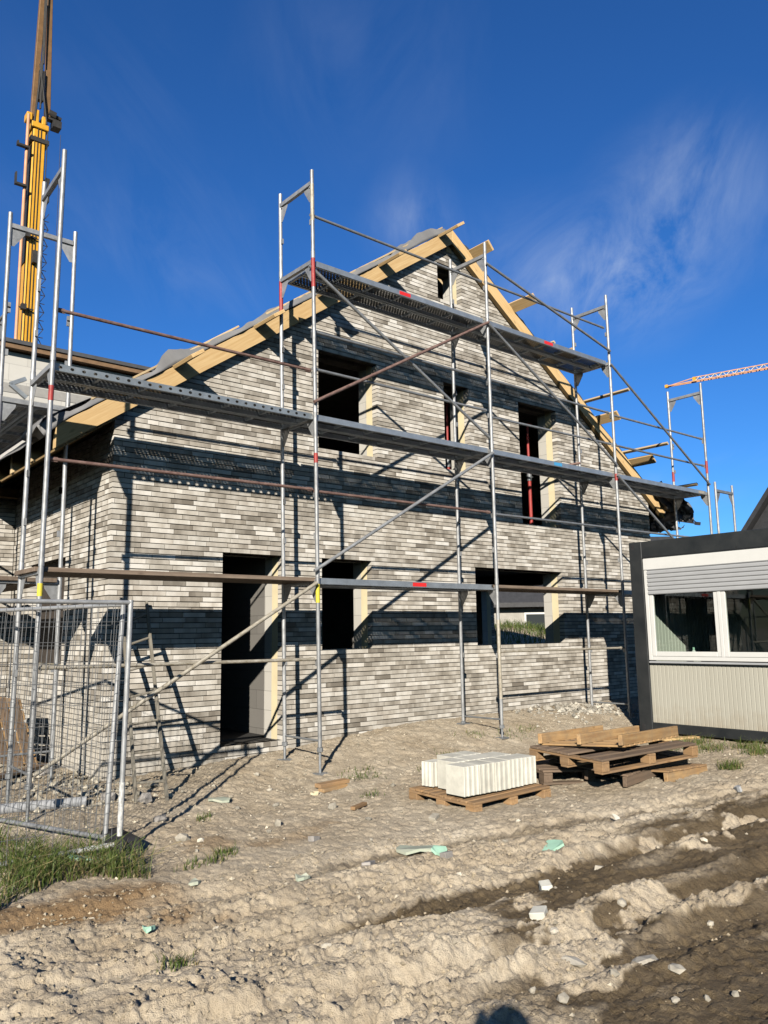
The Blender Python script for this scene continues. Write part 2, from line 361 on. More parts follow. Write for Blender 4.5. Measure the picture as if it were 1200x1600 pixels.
def seg_dist(x, y, pts):
    best = np.full(x.shape, 1e9); sgn = np.zeros(x.shape); tt = np.zeros(x.shape)
    for k, ((ax, ay), (bx, by)) in enumerate(zip(pts, pts[1:])):
        dx, dy = bx-ax, by-ay; L2 = dx*dx+dy*dy
        u = np.clip(((x-ax)*dx+(y-ay)*dy)/L2, 0, 1); d = np.hypot(x-ax-u*dx, y-ay-u*dy)
        side = np.sign((x-ax)*dy-(y-ay)*dx); m = d < best
        best = np.where(m, d, best); sgn = np.where(m, side, sgn); tt = np.where(m, (k+u)/(len(pts)-1), tt)
    return best, sgn, tt
def inside(x, y, poly):
    c = np.zeros(x.shape, bool); n = len(poly)
    for i in range(n):
        (ax, ay), (bx, by) = poly[i], poly[(i+1) % n]
        c ^= ((ay > y) != (by > y)) & (x < (bx-ax)*(y-ay)/(by-ay+1e-12)+ax)
    return c
RUTS = [  # polyline, half width, depth, ridge height
    ([(-2.5,-3.35),(-.6,-3.6),(.23,-3.76),(.9,-3.92),(1.8,-4.08),(2.6,-4.07),(3.9,-4.13),(5.2,-4.36),(9,-5.0)], .13, .085, .055),
    ([(-2.5,-4.0),(-.9,-4.28),(-.3,-4.43),(.35,-4.6),(1.0,-4.73),(1.6,-4.86),(2.5,-4.86),(3.6,-4.95),(6,-5.3)], .12, .07, .06),
    ([(-1.2,-4.45),(-.3,-4.68),(.5,-4.97),(1.2,-5.08),(2.4,-5.3),(5,-5.9)], .11, .05, .045),
    ([(-1.5,-2.45),(-.3,-2.66),(.6,-2.92),(1.5,-2.87),(2.2,-2.95),(3.6,-3.35),(6,-3.9)], .12, .035, .025),
    ([(-.8,-3.2),(.4,-3.32),(1.4,-3.42),(2.4,-3.62),(3.5,-3.75)], .10, .03, .03),
]
WETP = [(.42,-5.4),(.75,-5.0),(.95,-4.55),(1.35,-4.33),(2.0,-4.22),(2.7,-3.92),(3.6,-3.78),(5.2,-3.9),(8,-4.4),(12,-6),(12,-12),(0,-12),(.1,-6.2)]
def Abase(x): return np.interp(x, [-1, 0, 1, 3.4, 5, 6, 8.5, 10, 13], [.03, .05, .08, .16, .24, .27, .25, .20, .2])
def macro(x, y):
    z = -.31 + ss(-.8, 1.2, y)*Abase(x) + .02*np.clip(x-2, 0, 8)
    z = np.where((x > 1.35) & (x < 12.0) & (y > 1.45) & (y < 10.2), -.5, z)
    far = np.exp(-((x-18.6)/3.4)**2)*ss(13, 15.5, x)
    return z + far*1.45*np.exp(-((y-10.8)/4.0)**2)
def detail(x, y):
    """height detail, wetness, brown stain"""
    near = np.exp(-np.maximum(0, np.hypot(x+1, y+6)-9)/6.0)
    z = .030*fbm(x, y, .9, 3, 3)*near + .020*fbm(x, y, 3.2, 3, 5)*near
    act = ss(-1.9, -3.1, y + .10*x + .35*fbm(x, y, .8, 2, 9))     # churned part of the site
    xa, ya = x*.55, (y+.13*x)*1.15
    wx, wy = .09*fbm(x, y, 4, 3, 21), .09*fbm(x, y, 4, 3, 22)
    f1, f2 = worley((xa+wx)*7.5, (ya+wy)*8.0, 5); g1, g2 = worley((x+wx*.7)*17, (ya+wy*.7)*19, 8)
    clod = np.clip((f2-f1)*1.6, 0, 1)**.6; clod2 = np.clip((g2-g1)*1.8, 0, 1)**.6
    rm = .5+fbm(x*.6, y*1.6, 2.2, 4, 25)                        # rugged, stretched along the tracks
    rough = act*np.clip(-.12+1.9*fbm(x, y, 1.1, 4, 31), 0, 1)
    macro_ruts = 0*x
    wet = np.zeros(x.shape); ridge = np.zeros(x.shape)
    wig = .06*fbm(x, y, 1.3, 3, 13)
    for k, (pts, w_, dep, rid) in enumerate(RUTS):
        d, sg, tt = seg_dist(x, y, pts); d = np.abs(d + wig*1.2)
        amp = .55 + .9*(fbm(x, y, .55, 2, 41+k)+.25)
        floor_ = np.exp(-(d/w_)**4)
        z = z - dep*floor_*np.clip(amp, .35, 1.2)
        z = z + floor_*.007*np.sin(x*48+sg*d*55)*np.clip(.5+1.6*fbm(x, y, 1.1, 2, 121+k), 0, 1)
        macro_ruts = macro_ruts - dep*floor_*np.clip(amp, .35, 1.2)
        rg = np.exp(-((d-w_*1.9)/(w_*.75))**2)
        z = z + rid*rg*np.clip(amp+.2*sg, .15, 1.3)*(.62+.5*clod*rm)*(.75+.9*(fbm(x, y, 5, 4, 55)))
        ridge = np.maximum(ridge, rg*np.clip(amp, .2, 1.2))
        wk = [ss(.15, 1.1, x), ss(.45, 1.6, x), .7*ss(.0, 1.0, x), .45*ss(.3, 1.6, x), .0*x][k]
        wet = np.maximum(wet, floor_*wk)
    z = z + rough*(.019*clod*(.45+clod2*.55)) + ridge*.014*clod2*rm + act*(.030*np.abs(fbm(xa+wx, ya+wy, 6, 5, 61, .62))*(.4+rough) + .010*fbm(x, y, 24, 3, 64, .6)) - act*.020*ss(.16, .34, np.abs(fbm(xa*1.4, ya, 9, 4, 67, .65)))
    z = z + (1-act)*(.014*fbm(x, y, 6, 4, 63, .6) + .010*np.abs(fbm(x, y, 17, 3, 66, .6)) - .012*ss(.2, .36, np.abs(fbm(x, y, 7, 4, 69, .65))))*near
    d, sg, tt = seg_dist(x, y, WETP+[WETP[0]]); ins = inside(x, y, WETP)
    wp = ss(-.30, .34, np.where(ins, d, -d) + .5*fbm(xa*1.1, ya, 2.0, 5, 71, .6))*(.80+.5*fbm(xa*.6, ya*1.6, 3.0, 4, 73))
    wet = np.maximum(wet, wp)
    # dry crusts standing out of the wet mud
    crust = ss(.19, .30, fbm(xa*1.2, ya, 2.6, 5, 81)+.16*(ridge-.35)+.06*fbm(x, y, 18, 3, 91))
    wet = wet*(1-.92*crust); z = (z-macro_ruts)*(1-.45*wp*(1-crust)) + macro_ruts + wp*crust*.012*(.4+.6*clod2) - wp*.015
    wet = np.clip(wet*1.15 - .25*ridge*(1-wp), 0, 1)
    br = ss(-.1, .25, .32-np.hypot((x+.5)/1.0, (y+2.62+.18*x)/.33)*.32 + .35*fbm(x, y, 2.2, 4, 101))
    br = np.maximum(br, .8*ss(-.05, .12, .1-np.hypot((x+.15)/1.0, (y+3.02)/.5)*.3+.2*fbm(x, y, 4, 3, 103)))
    br = np.maximum(br, .55*ss(-.03, .1, .07-np.hypot((x-1.2)/2.2, (y+1.85)/.5)*.2+.22*fbm(x, y, 2.4, 4, 105)))
    crack = act*(1-np.clip((f2-f1)/.07, 0, 1))*ss(.0, .2, fbm(x, y, 1.3, 3, 111)+.08+.25*ridge)*(1-wp)
    z = z - .022*crack
    return z, wet, br*(1-wet), crack
def Hs(x, y):
    X, Y = np.array([float(x)]), np.array([float(y)]); return float((macro(X, Y)+detail(X, Y)[0])[0])
def axis(parts):
    a = [np.arange(s, e, d) for s, e, d in parts]; return np.concatenate(a)
xs = axis([(-1.35, 2.6, .0105), (2.6, 5, .016), (5, 8.5, .026), (8.5, 13, .05), (13, 24, .15)])
g_ = 24+np.cumsum(.2*1.12**np.arange(60)); xs = np.concatenate([-1.35-np.cumsum(.02*1.16**np.arange(62))[::-1], xs, g_])
ys = axis([(-6.3, -2.6, .0105), (-2.6, -.6, .015), (-.6, 1.4, .022), (1.4, 12, .14)])
ys = np.concatenate([-6.3-np.cumsum(.02*1.16**np.arange(62))[::-1], ys, 12+np.cumsum(.2*1.12**np.arange(60))])
XX, YY = np.meshgrid(xs, ys); nx, ny = len(xs), len(ys)
DZ, WET, BRN, CRK = detail(XX, YY); ZZ = macro(XX, YY)+DZ
inh = (XX > 1.3) & (XX < 12.05) & (YY > 1.4) & (YY < 10.25); ZZ[inh] = -.5
me = bpy.data.meshes.new('ground'); me.vertices.add(nx*ny)
me.vertices.foreach_set('co', np.stack([XX, YY, ZZ], -1).astype(np.float32).ravel())
idx = np.arange(nx*ny).reshape(ny, nx); q = np.stack([idx[:-1,:-1], idx[:-1,1:], idx[1:,1:], idx[1:,:-1]], -1).reshape(-1, 4)
me.loops.add(q.size); me.loops.foreach_set('vertex_index', q.ravel().astype(np.int32))
me.polygons.add(len(q)); me.polygons.foreach_set('loop_start', (np.arange(len(q))*4).astype(np.int32))
me.update(calc_edges=True); me.polygons.foreach_set('use_smooth', np.ones(len(q), bool))
for nm, arr in (('wet', WET), ('brown', BRN), ('crack', CRK)):
    a = me.attributes.new(nm, 'FLOAT', 'POINT'); a.data.foreach_set('value', arr.astype(np.float32).ravel())
def ground_mat():
    m, t, n, l, p = nodes('sandy_mud'); tc = t.nodes.new('ShaderNodeTexCoord'); v = tc.outputs['Object']
    wet, br = attr(t, 'wet'), attr(t, 'brown')
    f = noise(t, v, .9, 7, .6); r = ramp(t, [(.28, (.42,.345,.245)), (.5, (.54,.46,.345)), (.74, (.64,.565,.445))]); l.new(f, r.inputs[0]); c = r.outputs[0]
    mo = ramp(t, [(.35, (.80,.77,.74)), (.6, (1.06,1.05,1.04))]); l.new(noise(t, v, 4.5, 8, .72), mo.inputs[0]); c = mixc(t, 1., c, mo.outputs[0], 'MULTIPLY')
    # pale mortar dust and grit
    gr = ramp(t, [(.60, (0,0,0)), (.72, (1,1,1))]); l.new(noise(t, v, 26, 6, .75), gr.inputs[0])
    c = mixc(t, math_(t, 'MULTIPLY', gr.outputs[0], .45), c, (.58,.52,.42))
    dk = ramp(t, [(.30, (1,1,1)), (.42, (0,0,0))]); l.new(noise(t, v, 15, 6, .75), dk.inputs[0])
    c = mixc(t, math_(t, 'MULTIPLY', dk.outputs[0], .5), c, (.24,.18,.115))
    c = mixc(t, math_(t, 'MULTIPLY', br, .85), c, mixc(t, noise(t, v, 9, 4), (.20,.115,.048), (.33,.21,.10)))
    wc = ramp(t, [(.25, (.078,.057,.031)), (.5, (.135,.099,.056)), (.75, (.205,.156,.094))]); l.new(noise(t, vscale(t, v, (.5, 1.5, 1)), 4.5, 7, .65), wc.inputs[0])
    wm = ramp(t, [(.18, (0,0,0)), (.78, (1,1,1))]); l.new(math_(t, 'ADD', wet, math_(t, 'MULTIPLY', math_(t, 'SUBTRACT', noise(t, v, 11, 6, .7), .5), .5)), wm.inputs[0])
    c = mixc(t, wm.outputs[0], c, wc.outputs[0])
    l.new(c, p.inputs['Base Color'])
    l.new(math_(t, 'MULTIPLY_ADD', wm.outputs[0], -.38, .95), p.inputs['Roughness']); p.inputs['Specular IOR Level'].default_value = .3
    hh = math_(t, 'ADD', math_(t, 'MULTIPLY', noise(t, v, 38, 6, .7), 1.), math_(t, 'MULTIPLY', noise(t, v, 130, 3, .6), .4))
    l.new(bump(t, hh, .9, .020), p.inputs['Normal'])
    return m
me.materials.append(ground_mat())
ground = bpy.data.objects.new('ground', me); col.objects.link(ground); tag(ground, 'sandy building site ground with wet wheel ruts', 'ground', kind='structure')

# ------------------------------------------------------------------ the brick house
HX0, HX1, FY, BY = 1.09, 12.27, 1.22, 10.3; MID, APEX, SL = 6.68, 7.80, .70
PITCH_, BH = .0625, .0525
house = thing('brick_house', (HX0, FY, -.4), 'unfinished grey brick house with open windows and a bare timber roof edge', 'house')
def rng(z, extra=.12):   # X range of the gable at height z
    h = (APEX+extra-z)/SL; return max(HX0, MID-h), min(HX1, MID+h)
OPEN = [(2.53, 3.41, 0.0, 2.3725), (4.05, 4.93, 1.1225, 2.3725), (7.08, 9.32, 1.1225, 2.3725),
        (4.00, 5.07, 3.9350, 5.3725), (6.48, 7.05, 3.9350, 5.3725), (8.31, 9.37, 3.1850, 5.3725), (6.41, 6.96, 6.8100, 7.4350)]
SIDE_L = [(2.75, 4.3, .9975, 2.3725), (6.5, 8.0, .9975, 2.3725)]
SIDE_R = [(3.1, 5.6, .06, 2.3725)]
BACK = [(8.0, 9.5, .9975, 2.3725)]
def cuts(lo, hi, z0, z1, holes_):
    seg = [(lo, hi)]; zc = (z0+z1)/2
    for a, b, c, d in holes_:
        if c-.001 < zc < d+.001:
            seg = [s for x0, x1 in seg for s in ((x0, min(x1, a)), (max(x0, b), x1)) if s[1]-s[0] > .02]
    return seg
rb = random.Random(3)
def bricks(face, lo_hi, z1max, holes_, name, label=None):
    """face(u, d, z) -> point: u along the wall, d depth behind the face"""
    mb = MB(); z = -.4375; k = 0
    while z < z1max:
        lo, hi = lo_hi(z); lo2, hi2 = lo_hi(z+BH)
        start = lo_hi(0)[0] + [0, .145, .075, .22, .11, .19, .04][(k*3+rb.randrange(2)) % 7] - .3
        for a, b in cuts(lo, hi, z, z+BH, holes_):
            u = start; edge = a
            while edge < b-.004:
                ln = .145 if rb.random() < .06 else .295
                u = u+ln
                if u < edge+.03: continue
                e = min(u, b)
                if b-e < .035: e = b
                x0, x1 = edge+.003, e-.003
                t0 = max(x0, lo2) if a == lo and edge == a else x0; t1 = min(x1, hi2) if b == hi and e == b else x1
                if t1-t0 > .004:
                    j = rb.uniform(-.0022, .0022); dz = rb.uniform(-.0012, .0012); tone = min(1, max(0, rb.gauss(.55, .22)))
                    if a == lo and edge == a or x0-a < .01: pass
                    o = rb.random()*40
                    P = [face(x0, j, z+dz), face(x1, j, z+dz), face(x1, .115, z+dz), face(x0, .115, z+dz),
                         face(t0, j, z+BH+dz), face(t1, j, z+BH+dz), face(t1, .115, z+BH+dz), face(t0, .115, z+BH+dz)]
                    g = [(o+x0, o, 0), (o+x1, o, 0), (o+x1, o+.115, 0), (o+x0, o+.115, 0), (o+x0, o, BH), (o+x1, o, BH), (o+x1, o+.115, BH), (o+x0, o+.115, BH)]
                    mb.hexa(P, 0, g, tone)
                edge = e; u = e
        z += PITCH_; k += 1
    return mb.build(name, BRICK, house)
def layer(face, lo_hi, z1max, holes_, d0, d1, mat, name, parent=house, grow=0, step=None, z0=-.4375):
    mb = MB(); zs = sorted({z0, z1max} | {h for H_ in holes_ for h in (H_[2]-grow, H_[3]+grow) if z0 < h < z1max} | ({3.7} if z1max > 3.8 else set()))
    full = []
    for a, b in zip(zs, zs[1:]):
        if a >= 3.69: n = max(1, int((b-a)/.12)); full += [(a+(b-a)*i/n, a+(b-a)*(i+1)/n) for i in range(n)]
        else: full.append((a, b))
    for a, b in full:
        lo, hi = lo_hi(a); lo2, hi2 = lo_hi(b)
        for x0, x1 in cuts(lo, hi, a, b, [(p-grow, q_+grow, c-grow, d+grow) for p, q_, c, d in holes_]):
            t0 = max(x0, lo2); t1 = min(x1, hi2)
            if t1 <= t0: t0 = t1 = (x0+x1)/2
            mb.hexa([face(x0, d0, a), face(x1, d0, a), face(x1, d1, a), face(x0, d1, a), face(t0, d0, b), face(t1, d0, b), face(t1, d1, b), face(t0, d1, b)])
    return mb.build(name, mat, parent)
fF = lambda u, d, z: (u, FY+d, z)
fL = lambda u, d, z: (HX0+d, u, z)
fR = lambda u, d, z: (HX1-d, u, z)
fB = lambda u, d, z: (u, BY-d, z)
gab = lambda z: rng(z)
gabi = lambda z: (max(rng(z, .08)[0], HX0+.118), min(rng(z, .08)[1], HX1-.118))
side = lambda z: (FY+.119, BY); sidei = lambda z: (FY+.26, BY-.26)
bricks(fF, gab, 7.86, OPEN, 'gable_wall')
bricks(fL, side, 3.80, SIDE_L, 'side_wall')
bricks(fR, side, 3.80, SIDE_R, 'side_wall')
bricks(fB, lambda z: (HX0+.119, HX1-.119), 3.8, BACK, 'rear_wall')
layer(fF, lambda z: (max(rng(z, .05)[0], HX0+.012), min(rng(z, .05)[1], HX1-.012)), 7.80, OPEN, .0165, .1145, MORTAR, 'mortar_bed', grow=.004)
layer(fL, lambda z: (FY+.1145, BY-.02), 3.74, SIDE_L, .0165, .1145, MORTAR, 'mortar_bed', grow=.004)
layer(fR, lambda z: (FY+.1145, BY-.02), 3.74, SIDE_R, .0165, .1145, MORTAR, 'mortar_bed', grow=.004)
OPENI = [(a, b, -.5 if c < .1 else c, d) for a, b, c, d in OPEN]
OPENJ = [(a-.06, b, -.5 if c < .1 else c-.05, d+.07) for a, b, c, d in OPEN]
layer(fF, gabi, 7.82, OPENJ, .118, .256, INSUL, 'insulation_layer')
layer(fF, lambda z: (max(rng(z, .08)[0], HX0+.26), min(rng(z, .08)[1], HX1-.26)), 7.82, OPENI, .258, .44, BLOCK, 'block_wall')
layer(fL, sidei, 3.7, SIDE_L, .118, .256, INSUL, 'insulation_layer'); layer(fL, lambda z: (FY+.442, BY-.442), 3.7, SIDE_L, .258, .44, BLOCK, 'block_wall')
layer(fR, sidei, 3.7, SIDE_R, .118, .256, INSUL, 'insulation_layer'); layer(fR, lambda z: (FY+.442, BY-.442), 3.7, SIDE_R, .258, .44, BLOCK, 'block_wall')
layer(fB, lambda z: (HX0+.118, HX1-.118), 3.7, BACK, .118, .44, BLOCK, 'block_wall')
# gable at the back closes the attic
layer(lambda u, d, z: (u, BY-.119-d, z), lambda z: (max(rng(z, .05)[0], HX0+.5), min(rng(z, .05)[1], HX1-.5)), 7.8, [], .0, .24, BLOCK, 'block_wall', z0=3.71)
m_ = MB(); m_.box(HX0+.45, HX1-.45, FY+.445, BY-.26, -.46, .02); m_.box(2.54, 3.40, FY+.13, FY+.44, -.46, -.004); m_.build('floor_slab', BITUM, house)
m_ = MB(); m_.box(HX0+.45, HX1-.45, FY+.445, BY-.45, 2.64, 2.86); m_.build('ceiling_slab', CONC, house)
m_ = MB()
for k in range(24): m_.box(3.45+k*.27, 3.45+k*.27+.262, FY+.47, 9.8, 5.46+.002*(k%2), 5.485+.002*(k%2))
m_.build('attic_floor', SHADEW, house)  # boards added in near-black so the upper windows look unlit
m_ = MB(); m_.box(HX0+.13, HX0+.16, 2.76, 4.29, 1.0, 2.37); m_.build('shade_panel', SHADEW, house); m_ = MB(); m_.box(HX0+.13, HX0+.16, 6.51, 7.99, 1.0, 2.37); m_.build('shade_panel', SHADEW, house)  # dark sheets added to fill the open side windows with shade
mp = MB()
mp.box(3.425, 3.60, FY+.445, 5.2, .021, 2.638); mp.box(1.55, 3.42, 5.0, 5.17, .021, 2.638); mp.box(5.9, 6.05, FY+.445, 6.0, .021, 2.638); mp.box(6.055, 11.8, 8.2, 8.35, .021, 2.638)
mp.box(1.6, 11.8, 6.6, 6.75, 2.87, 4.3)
mp.build('partition_wall', SHADEB, house)
# brick sills: header courses left loose under the door
m_ = MB()
for i in range(9):
    x = 2.50+i*.105; m_.box(x, x+.098, FY-.02+random.uniform(-.01,.01), FY+.21, -.062, -.004, 0)
m_.build('door_sill', BRICK, house)

# roof ---------------------------------------------------------------
def roofp(X, side_, up=0):   # point on the rafter underside line, raised perpendicular by up
    z = APEX-SL*abs(X-MID); n = math.hypot(1, SL); return X+side_*up*SL/n, z+up/n
RH = .215
def rafter(side_, y0, y1, name='rafter', mat=SPRUCE, x_tail=None, x_top=None):
    xt = x_tail if x_tail is not None else (.40 if side_ < 0 else 12.98); xa = MID+(.0 if x_top is None else x_top)
    z0 = APEX-SL*abs(xt-MID); za = APEX-SL*abs(xa-MID); v = RH*math.hypot(1, SL)
    mb = MB(); L = abs(xt-xa)*math.hypot(1, SL)
    P = [(xt, y0, z0), (xa, y0, za), (xa, y0, za+v), (xt, y0, z0+v)]
    Q = [(x, y1, z) for x, _, z in P]; o = random.random()*30
    G = [(o, 0, o), (o+L, 0, o), (o+L, 0, o+RH), (o, 0, o+RH)]
    mb.add(P+Q, [(0,1,2,3), (7,6,5,4), (0,4,5,1), (1,5,6,2), (2,6,7,3), (3,7,4,0)] if side_ < 0 else [(3,2,1,0), (4,5,6,7), (1,5,4,0), (2,6,5,1), (3,7,6,2), (0,4,7,3)], 0, G+[(a, .08, c) for a, b, c in G], random.random())
    return mb.build(name, mat, house, bevel=.003)
for s_ in (-1, 1):
    o = rafter(s_, 1.115, 1.20, 'verge_rafter', SPRUCE, x_top=s_*.002); o['label'] = 'pale timber rafter along the gable edge'
    y = 2.0
    while y < 10.2: rafter(s_, y, y+.08, 'rafter', SPRUCEP, x_top=s_*.002); y += .82
def slope_piece(name, side_, X, y0, y1, w_, h_, mat, up0=RH, seed=0):
    """a board lying along Y on the slope"""
    mb = MB(); n = math.hypot(1, SL); a = Vector((1, 0, -side_*SL))/n; u = Vector((side_*SL, 0, 1))/n; u0 = u.copy()
    if side_ > 0 and w_ > .1: q_ = Matrix.Rotation(R(13), 3, 'Y'); a = q_ @ a; u = q_ @ u
    x, z = X, APEX-SL*abs(X-MID); c = Vector((x, (y0+y1)/2, z)) + u0*(up0+h_/2+(.022 if side_ > 0 and w_ > .1 else 0))
    mb.obox(c, (0, (y1-y0)/2, 0), a*(w_/2), u*(h_/2)); return mb.build(name, mat, house, bevel=.003)
for X, y0 in ((1.95, .60), (3.08, .60), (4.10, .58), (5.25, .62), (6.55, .66)):
    slope_piece('lookout', -1, X, y0, 1.9, .19, .045, SPRUCE, up0=RH-.03)
for X, y0 in ((7.02, .68), (8.02, .60), (9.08, .62), (10.42, .66), (11.45, .60)):
    slope_piece('lookout', 1, X, y0, 1.9, .19, .045, SPRUCE, up0=RH-.03)
for X, y0 in ((8.82, .86), (10.02, .16), (11.22, .16), (12.2, .16)):
    slope_piece('roof_batten', 1, X, y0, 3.2, .058, .04, SPRUCEP, up0=RH+.03)
def membrane(side_, mat, name):
    ns, nyy = 150, 46; mb = MB(); xe = .37 if side_ < 0 else 13.08; n = math.hypot(1, SL); L = abs(xe-MID)*n
    vs, g = [], []; yv = [.80+.022*i for i in range(18)] + [1.196+(10.45-1.196)*(i/27)**1.3 for i in range(1, 29)]; nyy = len(yv)
    sp = L/5.1; yv = [1.105+.0075*i for i in range(16)] + [1.22+(10.45-1.22)*(i/27)**1.3 for i in range(1, 29)]; nyy = len(yv)
    A = np.array([[s*L/(ns-1), y] for s in range(ns) for y in yv])
    nn = fbm(A[:,0], A[:,1]*.4, 1.5, 4, 11+side_); n2 = fbm(A[:,0], A[:,1]*.5, 5, 3, 15+side_)
    for i, (s, y) in enumerate(A):
        edge = max(0, (1.75-y)/.72)
        hump = .5-.5*math.cos(2*math.pi*((s-.2)/sp+.08*side_))
        k_ = 1. if side_ < 0 else .9
        up = RH+.04+.02*n2[i] + k_*edge*(.02+.27*max(0, nn[i]+.06)+.04*hump)
        drop = max(0, (1.135-y)/.03); up = up*(1-drop)+(RH+.012)*drop if drop > 0 else up
        if s < .35: up -= (.35-s)*.5*(1 if side_ > 0 else .25)*(1+1.5*nn[i])
        X = xe - side_*(s/n); x, z = X+side_*up*SL/n, APEX-SL*abs(X-MID)+up/n
        yy = y+.03*n2[i]*edge + (.04 if side_ > 0 else 0)
        vs.append((x, yy, z)); g.append((s, y, 0))
    fs = [(i*nyy+j, (i+1)*nyy+j, (i+1)*nyy+j+1, i*nyy+j+1) for i in range(ns-1) for j in range(nyy-1)]
    if side_ > 0: fs = [tuple(reversed(f)) for f in fs]
    mb.add(vs, fs, 0, g)
    o = mb.build(name, mat, house, smooth=True); so_ = o.modifiers.new('thick', 'SOLIDIFY'); so_.thickness = .006; so_.offset = 0
    return o
membrane(-1, MEMB, 'roof_membrane')['label'] = 'pale grey roof membrane sagging over the edge boards'
membrane(1, MEMD, 'roof_membrane')['label'] = 'dark roof membrane behind the right slope'
# batten nailed along the edge of the left membrane, in short lengths
mb = MB(); n_ = math.hypot(1, SL)
for a, b in ((.95, 1.75), (2.05, 2.85), (3.25, 4.4), (4.65, 5.9), (5.75, 6.66)):
    p = roofp(a, -1, RH+.085); q2 = roofp(b, -1, RH+.095); mb.beam((p[0], 1.15, p[1]), (q2[0], 1.16, q2[1]), .045, .025)
mb.build('edge_batten', SPRUCEP, house, bevel=.002)
# eave: sheathing boards under the tails, both sides
for s_ in (-1, 1):
    mb = MB(); xe = .42 if s_ < 0 else 12.96; xi = HX0+.02 if s_ < 0 else HX1-.02
    for k in range(6):
        a, b = xe+(xi-xe)*k/6+.004*(-s_), xe+(xi-xe)*(k+1)/6-.004*(-s_)
        P = [];
        for x in (a, b):
            for u_ in ((-.024, -.003) if s_ < 0 else (RH+.002, RH+.02)):
                q_ = roofp(x, s_, u_); P.append(q_)
        mb.hexa([(P[0][0], 1.21, P[0][1]), (P[2][0], 1.21, P[2][1]), (P[2][0], 10.3, P[2][1]), (P[0][0], 10.3, P[0][1]), (P[1][0], 1.21, P[1][1]), (P[3][0], 1.21, P[3][1]), (P[3][0], 10.3, P[3][1]), (P[1][0], 10.3, P[1][1])] , 0)
    mb.build('eave_sheathing', SPRUCE, house)
    mb = MB(); z = APEX-SL*abs((HX0+.2)-MID)
    xw = HX0+.14 if s_ < 0 else HX1-.28
    mb.box(xw, xw+.14, FY+.26, BY-.1, 3.70, 3.79); mb.build('wall_plate', SPRUCEP, house)
mb = MB(); mb.box(MID-.06, MID+.06, 1.205, 10.2, APEX-.12, APEX+.1); mb.build('ridge_beam', SPRUCEP, house)
# loose membrane end: rolled flap at the left eave, black hanging bundle at the right
def flap(name, pts, y0, y1, mat, lab, amp, seed):
    mb = MB(); nu, nv = 26, 14; pts = [Vector(p) for p in pts]; vs, g = [], []
    for i in range(nu):
        f = i/(nu-1)*(len(pts)-1); k = min(int(f), len(pts)-2); p = pts[k].lerp(pts[k+1], f-k)
        for j in range(nv):
            y = y0+(y1-y0)*j/(nv-1); e = float(fbm(np.array([i*.35]), np.array([j*.45]), 1, 3, seed)[0])*amp
            vs.append((p.x+e, y+e*.7, p.z+e*.8)); g.append((i*.1, j*.1, 0))
    mb.add(vs, [(i*nv+j, (i+1)*nv+j, (i+1)*nv+j+1, i*nv+j+1) for i in range(nu-1) for j in range(nv-1)], 0, g)
    o = mb.build(name, mat, house, smooth=True); s = o.modifiers.new('thick', 'SOLIDIFY'); s.thickness = .008; o['label'] = lab
flap('membrane_flap', [(1.25,0,4.36),(.80,0,4.06),(.48,0,3.86),(.28,0,3.74),(.24,0,3.62),(.33,0,3.56),(.36,0,3.62)], 1.13, 1.8, MEMB, 'grey membrane end curled under at the left eave', .07, 5)
flap('membrane_flap', [(12.1,0,4.28),(12.5,0,4.02),(12.72,0,3.82),(12.68,0,3.62),(12.50,0,3.50),(12.62,0,3.36),(12.86,0,3.42)], .78, 1.35, MEMD, 'black crumpled membrane hanging at the right eave', .16, 8)
flap('membrane_flap', [(12.25,0,4.10),(12.55,0,3.92),(12.86,0,3.74),(12.84,0,3.52)], .56, .90, MEMB, 'pale strip of membrane over the black bundle', .12, 18)
# extension of the house to the left rear
mbx = thing('house_extension', (-1.6, 5.15, -.4), 'low brick annex with a flat roof behind the left scaffolding', 'annex')
_h = house; house = mbx
bricks(lambda u, d, z: (u, 5.15+d, z), lambda z: (-1.6, 1.08), 3.45, [], 'front_wall')
house = _h
mb = MB(); mb.box(-1.58, 1.07, 5.1625, 8.8, -.43, 3.42); mb.build('core_wall', MORTAR, mbx)
mb = MB(); mb.box(-1.75, 1.078, 5.0, 8.9, 3.46, 3.60); mb.build('roof', SPRUCEP, mbx)
